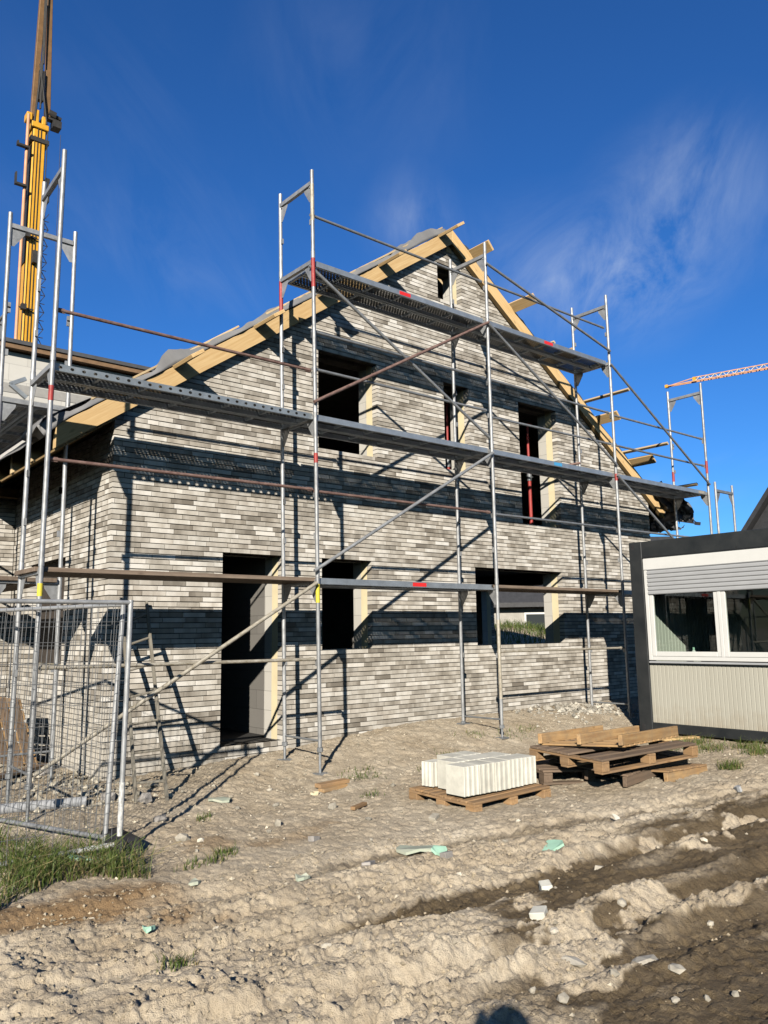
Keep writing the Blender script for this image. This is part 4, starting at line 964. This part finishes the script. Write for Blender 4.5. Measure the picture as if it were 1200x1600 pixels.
# dark tiled gable behind the office
rbp = D(1166, 872, 34); rbp.z = -.3; rd = (hr*math.cos(R(56)) - hf*math.sin(R(56))).normalized(); rn = Vector((-rd.y, rd.x, 0)); 
rh = thing('tiled_house', rbp, 'house with a steep dark tiled roof behind the office container', 'house')
m = MB(); gz0 = (D(1172, 838, 34)).z+.3
m.prism([rbp, rbp+rd*9, rbp+rd*9+Vector((0,0,gz0-.2)), rbp+rd*4.5+Vector((0,0,gz0+5.3)), rbp+Vector((0,0,gz0-.2))], rn*10); m.build('wall', TILE, rh)
m = MB()
for a, b in ((-.35, 4.5), (9.35, 4.5)):
    A_, B_ = rbp+rd*a+Vector((0,0,gz0-.55)), rbp+rd*b+Vector((0,0,gz0+5.45))
    m.prism([A_-rn*.3, B_-rn*.3, B_-rn*.3+Vector((0,0,.3)), A_-rn*.3+Vector((0,0,.3))], rn*10.6)
m.build('roof', TILE, rh)
# ------------------------------------------------------------------ yellow crane behind the left scaffold
cx0, cx1, cy = 7.37, 7.97, 30.0
BRK = 0
kr = thing('mobile_crane', (8, cy, -.3), 'yellow tower crane with brown jib struts rising behind the left scaffold', 'crane')
m = MB(); m.box(cx0, cx1, cy, cy+.9, -.3, 25.9); m.build('mast', YCR, kr, bevel=.05)
m = MB()
for x in (cx0+.22, cx0+.36): m.box(x-.016, x+.016, cy-.035, cy-.005, 2, 26)
m.box(cx0-.12, cx1+.14, cy-.06, cy+.96, 25.2, 25.42); m.box(cx0-.05, cx0+.0, cy+.1, cy+.8, 19, 25); m.build('guide_rail', DCR, kr)
m = MB(); m.box(cx0-.1, cx1+.1, cy-.08, cy+.98, 25.9, 26.2); m.box(cx0+.06, cx0+.24, cy+.0, cy+.8, 26.2, 26.9); m.box(cx0+.38, cx1-.04, cy-.02, cy+.8, 26.2, 26.65); m.box(cx0-.3, cx0-.04, cy+.1, cy+.6, 26.3, 26.7); m.build('mast_head', YCR, kr, bevel=.03)
m = MB(); m.tube((cx0-.28, cy-.1, .5), (cx0-.28, cy-.1, 26.4), .075, 10)
m.build('side_pipe', PCR, kr, smooth=True)
m = MB()
for z in (16.6, 20.2):
    m = MB(); m.beam((cx0-.28, cy-.14, z), (cx0+.4, cy-.14, z), .06, .06); m.box(cx0-.16, cx0+.06, cy-.3, cy-.05, z-.10, z+.16); m.build('bracket', DCR, kr)
for z in (22.6, 24.6): m = MB(); m.box(cx0-.75, cx0-.22, cy-.3, cy-.1, z-.05, z+.05); m.box(cx0-.75, cx0-.68, cy-.3, cy-.1, z+.05, z+.55 if z < 23 else z+.16); m.build('bracket', DCR, kr)
m = MB(); m.box(cx0+.22, cx0+.42, cy-.3, cy-.05, 18.9, 19.5); m.build('hook_block', DCR, kr)
m = MB(); m.box(cx1+.08, cx1+.30, cy, cy+.4, 22.3, 22.6); m.box(cx1+.12, cx1+.24, cy, cy+.4, 22.6, 23.3); m.box(cx1+.08, cx1+.28, cy, cy+.4, 23.3, 23.5); m.build('control_box', DCR, kr)
m = MB()
for k in range(3): z = 9+k*5.6; m.box(cx0-.012, cx1+.012, cy-.012, cy-.002, z, z+.05)
for k in range(1): m.tube((cx0+.05+.03*k, cy-.03, 2), (cx0+.07+.02*k, cy-.03, 25.5), .012, 5)
m.tube((cx1+.05, cy-.02, 2), (cx1+.06, cy-.02, 26), .022, 6); m.tube((cx1+.11, cy-.02, 9), (cx1+.05, cy-.02, 26), .012, 5); m.build('hose_line', DCR, kr)
m = MB(); lx = cx1+.22      # lattice stair on the right of the mast
for x in (lx-.13, lx+.13):
    for y in (cy+.1, cy+.5): m.beam((x, y, 14.9), (x, y, 21.6), .035, .035)
for k in range(16):
    z = 15+k*.42; s_ = 1 if k % 2 else -1
    m.beam((lx-.13*s_, cy+.1, z), (lx+.13*s_, cy+.1, z+.42), .03, .03); m.beam((lx-.13, cy+.1, z), (lx+.13, cy+.1, z), .03, .03)
m.tube((lx, cy+.3, 1), (lx, cy+.3, 15), .04, 6); m.tube((lx+.55, cy, 12), (lx+.45, cy, 26), .012, 5); m.build('lattice_section', DCR, kr)
m = MB(); [m.beam(at(a, b, cy+.3), at(c, d, cy+.3), .27, .26, (1,0,0)) for a, b, c, d in ((51.5, 184, 69.5, -40), (73.5, 184, 78.5, -40))]; m.build('jib_strut', BCR, kr, bevel=.02)
m = MB()
for a, b in ((at(53,195,cy), at(66,95,cy)), (at(73,195,cy), at(63,100,cy)), (at(63,170,cy), at(71,0,cy)), (at(68,100,cy), at(74,-20,cy))) if True else (((cx0+.3, cy+.3, 26), (cx0+.95, cy+.3, 29.5)), ((cx1-.05, cy+.3, 26), (cx0+.85, cy+.3, 29.5)), ((cx0+.85, cy+.3, 26.2), (cx0+.85, cy+.3, 33.5)), ((cx0+1.0, cy+.3, 29), (cx0+.95, cy+.3, 34)), ((cx0+.7, cy+.1, 26.5), (cx0+.78, cy+.1, 30))): m.tube(a, b, .045, 6)
c_ = at(65, 130, cy); m.box(c_.x-.12, c_.x+.14, cy, cy+.25, c_.z-.9, c_.z+.7); m.build('hoist_rope', DCR, kr)
m = MB(); m.tube((cx1+.12, cy+.3, 27.1), (cx1+.46, cy+.3, 27.05), .22, 14); m.tube((cx1+.46, cy+.3, 27.05), (cx1+.74, cy+.3, 27.0), .11, 10); m.box(cx1+.30, cx1+.70, cy, cy+.5, 26.35, 26.72); m.box(cx1-.05, cx1+.6, cy+.1, cy+.4, 26.70, 26.80); m.build('winch', DCR, kr, smooth=False)
m = MB(); m.box(cx0-1.5, cx1+1.5, cy-1, cy+2, -.3, .9); m.build('undercarriage', YCR, kr, bevel=.1)
# ------------------------------------------------------------------ lattice jib of the distant crane
def lattice_crane(name, tip, root_, hgt, label, cl, n, r, mast_top=None, mast_ext=0):
    tip, root_ = Vector(tip), Vector(root_); d = root_-tip; L = d.length; dn = d.normalized(); s = dn.cross(Vector((0,0,1))).normalized(); up = s.cross(dn).normalized()
    foot = root_.copy(); foot.z = -.3
    k = thing(name, foot, label, 'crane')
    m = MB(); hw = hgt*.45; nose = tip + dn*(L*.14)
    for q in (-1, 1):
        m.beam(nose+s*hw*q, root_+s*hw*q, r*2, r*2); m.beam(tip+s*hw*.6*q, nose+s*hw*q, r*2.2, r*2.2)
    m.beam(nose+up*hgt*.9, root_+up*hgt*1.05, r*2, r*2); m.beam(tip, nose+up*hgt*.9, r*1.6, r*1.6)
    m.build('jib_chord', cl, k)
    m = MB()
    for i in range(n):
        a, b = nose.lerp(root_, i/n), nose.lerp(root_, (i+.5)/n); c = nose.lerp(root_, (i+1)/n)
        for q in (-1, 1): m.beam(a+s*hw*q, b+up*hgt, r*1.1, r*1.1); m.beam(b+up*hgt, c+s*hw*q, r*1.1, r*1.1)
        m.beam(a-s*hw, a+s*hw, r, r)
    m.build('jib_lattice', RENDER_, k)
    m = MB(); m.obox(nose-dn*hgt*.2+up*hgt*.45, dn*hgt*.3, s*hw*1.1, up*hgt*.45); m.obox(tip, dn*hgt*.3, s*hw, up*hgt*.3); m.build('jib_nose', YCR if cl is PCR else cl, k)
    m = MB(); w2 = hgt*.55
    for i in (-1, 1):
        for j in (-1, 1): m.beam((root_.x+i*w2, root_.y+j*w2, -.3), (root_.x+i*w2, root_.y+j*w2, root_.z+hgt*1.5), r*2, r*2)
    z = 0; e = 1
    while z < root_.z-w2*2:
        for j in (-1, 1): m.beam((root_.x-e*w2, root_.y+j*w2, z), (root_.x+e*w2, root_.y+j*w2, z+w2*2), r*1.3, r*1.3); m.beam((root_.x+j*w2, root_.y-e*w2, z), (root_.x+j*w2, root_.y+e*w2, z+w2*2), r*1.3, r*1.3)
        z += w2*2; e = -e
    m.build('mast', cl, k); return k
lattice_crane('tower_crane', D(1042, 604, 72), D(1420, 536, 60), .42, 'pale orange lattice jib reaching in above the right scaffold', PCR, 24, .042)
lattice_crane('tower_crane', D(1090, 818, 190), D(1005, 807, 205), 1.3, 'tiny dark crane jib far away behind the right eave', DCR, 9, .14)

# ------------------------------------------------------------------ debris
def rock(name, x, y, size, mat, label, cat='stone', group=None, seed=0, flat=.7, boxy=False, dz=0, rz=None):
    rr = random.Random(seed*13+5); mb = MB()
    if boxy:
        a, b, c = size if isinstance(size, tuple) else (size, size*.8, size*.7)
        vs = [(i*a/2*(1+rr.uniform(-.12,.12)), j*b/2*(1+rr.uniform(-.12,.12)), k*c/2*(1+rr.uniform(-.1,.1))) for k in (-1,1) for i, j in ((-1,-1),(1,-1),(1,1),(-1,1))]
        mb.hexa(vs); hgt = c/2
    else:
        ph = [(1+5**.5)/2]; t_ = ph[0]
        V = [Vector(v).normalized() for v in ((-1,t_,0),(1,t_,0),(-1,-t_,0),(1,-t_,0),(0,-1,t_),(0,1,t_),(0,-1,-t_),(0,1,-t_),(t_,0,-1),(t_,0,1),(-t_,0,-1),(-t_,0,1))]
        F = [(0,11,5),(0,5,1),(0,1,7),(0,7,10),(0,10,11),(1,5,9),(5,11,4),(11,10,2),(10,7,6),(7,1,8),(3,9,4),(3,4,2),(3,2,6),(3,6,8),(3,8,9),(4,9,5),(2,4,11),(6,2,10),(8,6,7),(9,8,1)]
        sx_, sy_ = rr.uniform(.8,1.2), rr.uniform(.6,1.0)
        V = [v*rr.uniform(.72,1.15) for v in V]; mb.add([(v.x*size/2*sx_, v.y*size/2*sy_, v.z*size/2*flat) for v in V], F); hgt = size/2*flat*.75
    o = mb.build(name, mat, None, bevel=.004 if boxy else 0)
    o.location = (x, y, Hs(x, y)+hgt*.40+dz); o.rotation_euler = (rr.uniform(-.25,.25), rr.uniform(-.25,.25), rr.uniform(0,6) if rz is None else rz)
    return tag(o, label, cat, group)
rock('broken_block', 1.53, -4.52, (.105,.085,.06), LIMEB, 'white grooved block offcut lying in the wet rut', 'block', seed=1, boxy=True, rz=.5)
rock('broken_block', 2.0, -4.19, (.095,.075,.06), LIMEB, 'pointed pale block fragment at the edge of the wet rut', 'block', seed=2, boxy=True, rz=.9)
rock('broken_block', 2.70, -4.12, (.085,.075,.06), STONE, 'grey-white cube fragment where the wet rut fades to the right', 'block', seed=3, boxy=True, rz=.2)
rock('broken_block', 2.0, -3.26, (.085,.06,.055), STONEG, 'grey brick offcut beside the mint foam scraps', 'brick', seed=4, boxy=True, rz=.1)
rock('broken_block', 1.45, -3.03, (.12,.07,.05), STONEG, 'dark grey brick piece left of the pale foam sheet', 'brick', seed=5, boxy=True, rz=.6)
rock('broken_block', 1.55, -2.2, (.09,.06,.045), STONEG, 'small grey brick piece on the dry ground in front of the door', 'brick', seed=6, boxy=True, rz=.3)
rock('broken_block', 2.75, -2.33, (.10,.06,.05), STONE, 'pale brick chip just left of the block pallet', 'brick', seed=7, boxy=True, rz=.4)
rock('white_flake', 1.49, -5.23, .20, STONE, 'largest white plaster flake on the dark mud', 'plaster flake', seed=8, flat=.28)
rock('white_flake', 1.45, -5.43, .11, STONE, 'elongated white flake just below the largest one', 'plaster flake', seed=9, flat=.35)
rock('white_flake', 1.18, -5.02, .17, STONE, 'long thin pale flake near the middle of the wet mud', 'plaster flake', seed=10, flat=.25)
rock('stone', .94, -.64, .14, STONEG, 'dark grey lump between the ladder feet and the fence shadow', seed=11)
rock('stone', .76, -1.48, .15, STONE, 'wedge shaped pale stone right of the fence foot', seed=12, flat=.6)
rock('stone', .86, -1.60, .07, STONE, 'small white stone beside the wedge shaped one', seed=13)
rock('stone', 1.12, .12, .22, STONEG, 'grey rock wedged under the ladder', seed=14)
rock('stone', .83, .33, .26, STONEG, 'dark rock heap end between fence and ladder foot', seed=15)
rock('stone', 1.62, -1.55, .09, STONE, 'upright white stone on the dry ground below the door', seed=16, flat=1.1)
rock('stone', 2.35, -1.35, .12, STONE, 'white stone below the scaffold foot planks', seed=17)
for i, (x, y, s_) in enumerate(((1.42,-1.73,.06),(2.81,-4.1,.06),(1.41,-4.72,.06),(1.13,-5.3,.07),(.78,-5.1,.05),(.78,-5.27,.07),(1.3,-5.67,.05),(1.42,-5.74,.05),(1.16,-5.6,.05),(3.78,-3.5,.07),(2.28,-1.98,.07),(.70,-1.85,.05),(3.1,-3.0,.05),(.35,-4.05,.07),(2.06,-4.72,.08),(2.3,-4.5,.05),(.1,-3.3,.05),(.9,-2.6,.04),(1.9,-2.5,.05),(2.6,-3.3,.05),(3.6,-4.4,.06),(3.2,-5.0,.07),(2.2,-5.2,.05),(1.7,-3.7,.05),(.55,-2.9,.05),(2.0,-.9,.08),(2.3,-.3,.07),(3.4,-1.0,.08),(4.6,-.6,.08),(5.0,-1.1,.07),(1.7,-.7,.06),(2.5,.3,.08))):
    rock('pebble', x, y, s_, STONE, 'small pale stone scattered loose on the site soil', group='small pale stones', seed=30+i)
def scrap(name, x, y, sx_, sy_, mat, label, seed, tilt=.2, cat='foam scrap', th=.02):
    rr = random.Random(seed); n = 9; ply = []
    for i in range(n):
        a = 2*math.pi*i/n; k = rr.uniform(.65, 1.1); ply.append((math.cos(a)*sx_/2*k, math.sin(a)*sy_/2*k, rr.uniform(-.012,.012)))
    mb = MB(); mb.prism(ply, (0, 0, th)); o = mb.build(name, mat, None); o.location = (x, y, Hs(x, y)+.012+abs(tilt)*sx_*.12); o.rotation_euler = (rr.uniform(-tilt, tilt), rr.uniform(-tilt, tilt), rr.uniform(0, 3)); return tag(o, label, cat)
scrap('foam_scrap', 1.97, -2.95, .42, .22, FOAMG, 'largest dusty green foam sheet piece in the middle of the soil', 3)
scrap('foam_scrap', 2.02, -3.16, .12, .16, FOAM, 'small upright mint foam chip beside the grey brick offcut', 4, .6)
scrap('foam_scrap', 2.79, -3.60, .20, .24, FOAM, 'bright mint foam scrap on the pale ridge', 5, .4)
scrap('foam_scrap', -.02, -1.56, .34, .22, FOAM, 'mint foam sheet tucked under the fence rail in the grass', 6, .3)
scrap('foam_scrap', .88, -3.05, .14, .08, FOAMG, 'pale green foam sliver on the churned soil', 7)
scrap('foam_scrap', .34, -2.56, .16, .10, FOAMG, 'half buried green foam piece near the grass', 8)
scrap('foam_scrap', -.25, -3.16, .11, .07, FOAM, 'little blue-green scrap on the brown stain', 9)
scrap('foam_scrap', 1.7, -.35, .30, .18, FOAMG, 'flat greenish foam piece on the soil in front of the door', 10, .1)
scrap('foam_scrap', 2.55, -.75, .10, .10, INSUL, 'square pale yellow foam piece below the scaffold foot', 11, .1)
scrap('can', 5.52, -3.72, .10, .07, SHUT, 'crushed light can on the soil below the office', 12, .3, 'can', .05)
scrap('foam_scrap', 3.78, -3.52, .05, .12, LIMEB, 'white upright chip on the pale soil', 13, .9, 'chip')
def plank(x, y, L_, w_, h_, rz, mat, label, dz=0, tx=0):
    mb = MB(); mb.box(-L_/2, L_/2, -w_/2, w_/2, -h_/2, h_/2); o = mb.build('plank', mat, None, bevel=.003); o.location = (x, y, Hs(x, y)+h_/2+.008+dz); o.rotation_euler = (tx, 0, rz); return tag(o, label, 'plank')
plank(2.93, -.55, .42, .10, .04, .1, PALW, 'reddish board end lying at the foot of the second scaffold post')
plank(2.86, -.66, .36, .09, .035, .16, PALO, 'lighter board end in front of the reddish one at the scaffold foot')
plank(2.55, -1.5, .24, .05, .03, .4, PALW, 'short brown slat on the soil in front of the house')
plank(8.05, -1.55, .75, .12, .03, -.35, SPRUCE, 'yellow board lying between the pallet heap and the office')
plank(7.55, -1.35, .9, .10, .03, .2, PALO, 'brown board lying behind the yellow one', .02)
plank(.55, 2.35, 1.0, .12, .04, .6, PALG, 'dark board on the ground behind the fence', .02)
m = MB(); a, b = (-.4, .55), (.62, .35); m.tube((a[0], a[1], Hs(*a)+.05), (b[0], b[1], Hs(*b)+.05), .05, 12); tag(m.build('plastic_pipe', SHUT, None, smooth=True), 'grey plastic pipe on the ground behind the mesh fence', 'pipe')
for i in range(5):
    x, y = .75+.09*i+random.uniform(-.05,.05), 2.2+.12*i; rock('rubble_lump', x, y, .16, STONEG, 'grey rubble lump at the foot of the left side wall', group='rubble at the side wall', seed=80+i)
# scattered grit and rubble (uncountable)
def scatter(name, n, pick, smin, smax, mat, label, flat=.7, tone=None):
    rr = random.Random(hash(name) % 1000 if False else len(name)*7); mb = MB(); base = [Vector(v).normalized() for v in ((1,0,0),(-1,0,0),(0,1,0),(0,-1,0),(0,0,1),(0,0,-1))]
    F = [(0,2,4),(2,1,4),(1,3,4),(3,0,4),(2,0,5),(1,2,5),(3,1,5),(0,3,5)]
    pts = [pick(rr) for _ in range(n)]; A = np.array(pts); dz, wt, _b, _c = detail(A[:,0], A[:,1]); Z = macro(A[:,0], A[:,1])+dz
    for (x, y), z, w_ in zip(pts, Z, wt):
        if w_ > .25 and rr.random() < .88: continue
        s_ = smin*(smax/smin)**(rr.random()**2.2); q_ = Matrix.Rotation(rr.uniform(0,6), 3, 'Z') @ Matrix.Rotation(rr.uniform(-.5,.5), 3, 'X')
        vs = [q_ @ Vector((v.x*s_*rr.uniform(.6,1.2), v.y*s_*rr.uniform(.5,1.1), v.z*s_*flat*rr.uniform(.6,1.2))) for v in base]
        mb.add([(v.x+x, v.y+y, v.z+z+s_*.2) for v in vs], F)
    return tag(mb.build(name, mat, None), label, None, kind='stuff')
def pk1(rr):
    while True:
        x, y = rr.uniform(-1, 10), rr.uniform(-5.5, 1.15)
        if rr.random() < math.exp(-abs(y-.3)/1.6)+.12: return x, y
scatter('gravel', 6500, pk1, .004, .026, GRAVELM, 'fine pale grit and crumbs over the soil')
def pk2(rr): return rr.gauss(9.0, .55), min(1.15, rr.gauss(.75, .28))
scatter('rubble', 420, pk2, .02, .085, simple('broken_mortar', (.43,.40,.34), .9, 0, .25, 14, .5, 50, .4), 'heap of broken mortar at the wall foot by the office')
def pk3(rr):
    x = rr.uniform(-1.2, 2.6); return x, rr.uniform(-5.6, -2.4)-.1*x
def pk4(rr): return rr.gauss(.75, .35), min(3.4, .15+abs(rr.gauss(0, 1.3)))
scatter('rubble', 520, pk4, .012, .07, simple('mortar_rubble', (.44,.40,.32), .9, 0, .25, 14, .5, 50, .4), 'pale mortar rubble along the foot of the left side wall')
scatter('clods', 5200, pk3, .004, .019, simple('dry_soil_clod', (.40,.33,.23), .95, 0, .2, 14, .6, 50, .25), 'dry soil clods on the wheel tracks', .8)

# ------------------------------------------------------------------ grass
def grass(name, n, pick, hmin, hmax, wd, label, kind='stuff', dry=.25, extra=None):
    rr = random.Random(len(label)); mb = MB(); pts = [pick(rr) for _ in range(n)]; A = np.array([p[:2] for p in pts]); Z = macro(A[:,0], A[:,1])+detail(A[:,0], A[:,1])[0]
    for (x, y), z in zip([p[:2] for p in pts], Z):
        h = rr.uniform(hmin, hmax)*rr.uniform(.55, 1.0); a = rr.uniform(0, 6.28); lean = rr.uniform(.15, 1.15)*h; dx, dy = math.cos(a), math.sin(a); w_ = wd*rr.uniform(.6, 1.2); sx_, sy_ = -dy*w_, dx*w_
        t_ = 0. if rr.random() < dry else rr.uniform(.35, 1); 
        if t_ == 0: lean *= 1.5; h *= .7
        P = [(x-sx_, y-sy_, z-.01), (x+sx_, y+sy_, z-.01), (x+dx*lean*.3+sx_*.8, y+dy*lean*.3+sy_*.8, z+h*.55), (x+dx*lean*.3-sx_*.8, y+dy*lean*.3-sy_*.8, z+h*.55), (x+dx*lean+sx_*.1, y+dy*lean+sy_*.1, z+h), (x+dx*lean*1.02, y+dy*lean*1.02, z+h*.99)]
        mb.add(P, [(0,1,2,3), (3,2,4,5)], 0, None, t_)
    o = mb.build(name, GRASSM, None); return tag(o, label, None, kind=kind)
def grass_mat():
    m, t, n, l, p = nodes('grass_blades'); r = ramp(t, [(0, (.36,.29,.14)), (.3, (.16,.18,.045)), (.65, (.085,.135,.028)), (1, (.15,.20,.045))]); l.new(attr(t, 'tone'), r.inputs[0]); l.new(r.outputs[0], p.inputs['Base Color']); p.inputs['Roughness'].default_value = .55
    out = [x for x in n if x.type == 'OUTPUT_MATERIAL'][0]; tr = t.nodes.new('ShaderNodeBsdfTranslucent'); l.new(r.outputs[0], tr.inputs[0]); mx = t.nodes.new('ShaderNodeMixShader'); mx.inputs[0].default_value = .3; l.new(p.outputs[0], mx.inputs[1]); l.new(tr.outputs[0], mx.inputs[2]); l.new(mx.outputs[0], out.inputs[0]); return m
GRASSM = grass_mat()
GP = [(-3.2,-.9),(-.6,-.45),(.05,-.95),(.30,-1.30),(.52,-1.45),(.45,-1.85),(.16,-2.22),(-.10,-1.95),(-.30,-1.85),(-.55,-2.0),(-.85,-2.25),(-1.3,-2.5),(-3.2,-3)]
def pkg(rr):
    while True:
        x, y = rr.uniform(-2.2, .6), rr.uniform(-2.6, -.4)
        if inside(np.array([x]), np.array([y]), GP)[0] and float(fbm(np.array([x]), np.array([y]), 2.2, 3, 7)[0]) > -.18 + .55*rr.random()*rr.random(): return x, y
grass('grass', 5600, pkg, .05, .25, .0042, 'long green grass with dry straw around the fence foot', dry=.30)
def tuft(cs):
    def f(rr):
        c = rr.choice(cs); return rr.gauss(c[0], c[2]), rr.gauss(c[1], c[2]*.7)
    return f
grass('weeds', 900, tuft([(2.95,-1.19,.07),(3.55,-.25,.14),(6.5,.05,.16),(5.9,.25,.12),(.73,-2.14,.07),(-.29,-3.64,.05),(.58,-2.16,.08),(.85,-2.02,.05),(5.0,-.2,.1),(4.3,-.6,.08),(7.0,.2,.15),(3.4,-.5,.12),(1.25,-.9,.05)]), .02, .085, .0038, 'small weed tufts sprouting in the dry soil', dry=.2)
grass('grass', 1500, tuft([(7.6,-2.3,.16),(7.9,-1.9,.16),(8.05,-2.6,.15),(7.2,-1.9,.12),(7.7,-2.9,.14),(6.6,-3.1,.08)]), .03, .14, .004, 'grass patches at the foot of the office container', dry=.3)
def pkm(rr): return rr.gauss(18.3, 2.2), rr.gauss(10.3, 2.6)
grass('grass', 7000, pkm, .12, .34, .012, 'grass on the soil mound beyond the house', dry=.12)

# ------------------------------------------------------------------ the photographer, whose shadow reaches into the picture
def person():
    fw, rt_ = hf, hr; base = Vector((CAM.x, CAM.y, 0)) - fw*.36; g0 = Hs(base.x, base.y)
    me = bpy.data.meshes.new('person'); pts, rad, ed = [], [], []
    def P(side_, f_, z, r, par=None):
        p = base + rt_*side_ + fw*f_; pts.append((p.x, p.y, g0+z*1.035)); rad.append(r); i = len(pts)-1
        if par is not None: ed.append((par, i))
        return i
    pel = P(0, 0, .94, .15); wa = P(0, .01, 1.10, .135, pel); ch = P(0, .0, 1.30, .155, wa); nk0 = P(0, -.01, 1.42, .09, ch); nk = P(0, .015, 1.48, .055, nk0)
    jw = P(0, .045, 1.55, .075, nk); hd = P(0, .03, 1.64, .098, jw); tp = P(0, .02, 1.71, .075, hd)
    ns_ = P(0, .125, 1.605, .018, jw)
    for s_ in (-1, 1):
        hp = P(.10*s_, 0, .90, .105, pel); kn = P(.12*s_, .03, .50, .065, hp); an = P(.13*s_, 0, .09, .045, kn); P(.14*s_, .14, .035, .038, an)
        sh = P(.19*s_, -.01, 1.38, .068, ch); elb = P(.235*s_, .10, 1.16, .046, sh); wr = P(.115*s_, .29, 1.50, .030, elb); pm = P(.085*s_, .325, 1.565, .032, wr)
        for k in range(4):
            b_ = P((.078-.004*k)*s_, .335, 1.585+.018*k-.02, .0095, pm); P((.060-.003*k)*s_, .338, 1.590+.019*k-.02, .0085, b_)
        th = P(.072*s_, .312, 1.575, .0105, pm); P(.050*s_, .310, 1.590, .0095, th)
    me.from_pydata(pts, ed, []); o = bpy.data.objects.new('person', me); col.objects.link(o)
    o.modifiers.new('skin', 'SKIN'); s = o.modifiers.new('sub', 'SUBSURF'); s.levels = s.render_levels = 2
    me.skin_vertices[0].data[0].use_root = True
    for v, r in zip(me.skin_vertices[0].data, rad): v.radius = (r, r)
    dg = bpy.context.evaluated_depsgraph_get(); ev = bpy.data.meshes.new_from_object(o.evaluated_get(dg)); bpy.data.objects.remove(o)
    for mt in (simple('navy_jacket', (.03,.04,.07), .85), simple('blue_jeans', (.05,.07,.12), .85), simple('skin', (.50,.30,.21), .55), BLACK): ev.materials.append(mt)
    for pl_ in ev.polygons:
        c = pl_.center; z = (c.z-g0)/1.035; f_ = (Vector((c.x, c.y, 0))-base).dot(fw); s_ = abs((Vector((c.x, c.y, 0))-base).dot(rt_))
        pl_.material_index = 3 if z < .07 else 1 if z < .95 else 2 if (z > 1.47 and s_ < .13 and f_ < .2) or f_ > .28 else 0; pl_.use_smooth = True
    b = bpy.data.objects.new('person', ev); col.objects.link(b); tag(b, 'person in dark jacket and jeans standing and holding up a phone', 'person')
    m = MB(); c = base + rt_*0 + fw*.02; m2 = []
    n_ = 16
    for i in range(5):
        for j in range(n_): 
            el_ = .15+i*.34; a_ = 2*math.pi*j/n_; m2.append((c.x+math.cos(a_)*math.cos(el_)*.112, c.y+math.sin(a_)*math.cos(el_)*.112, g0+1.702+math.sin(el_)*.125))
    m.add(m2, [(i*n_+j, i*n_+(j+1)%n_, (i+1)*n_+(j+1)%n_, (i+1)*n_+j) for i in range(4) for j in range(n_)]+[tuple(4*n_+j for j in range(n_))])
    h_ = m.build('hair', simple('brown_hair', (.05,.03,.02), .7), None, smooth=True); h_.parent = b
    ph = CAM - CF*.018 - CU*.045
    m = MB(); m.obox(ph, CR*.037, CU*.075, CF*.0042); o = m.build('phone', BLACK, None, bevel=.003); tag(o, 'black phone held up in both hands by the person', 'phone')
person()
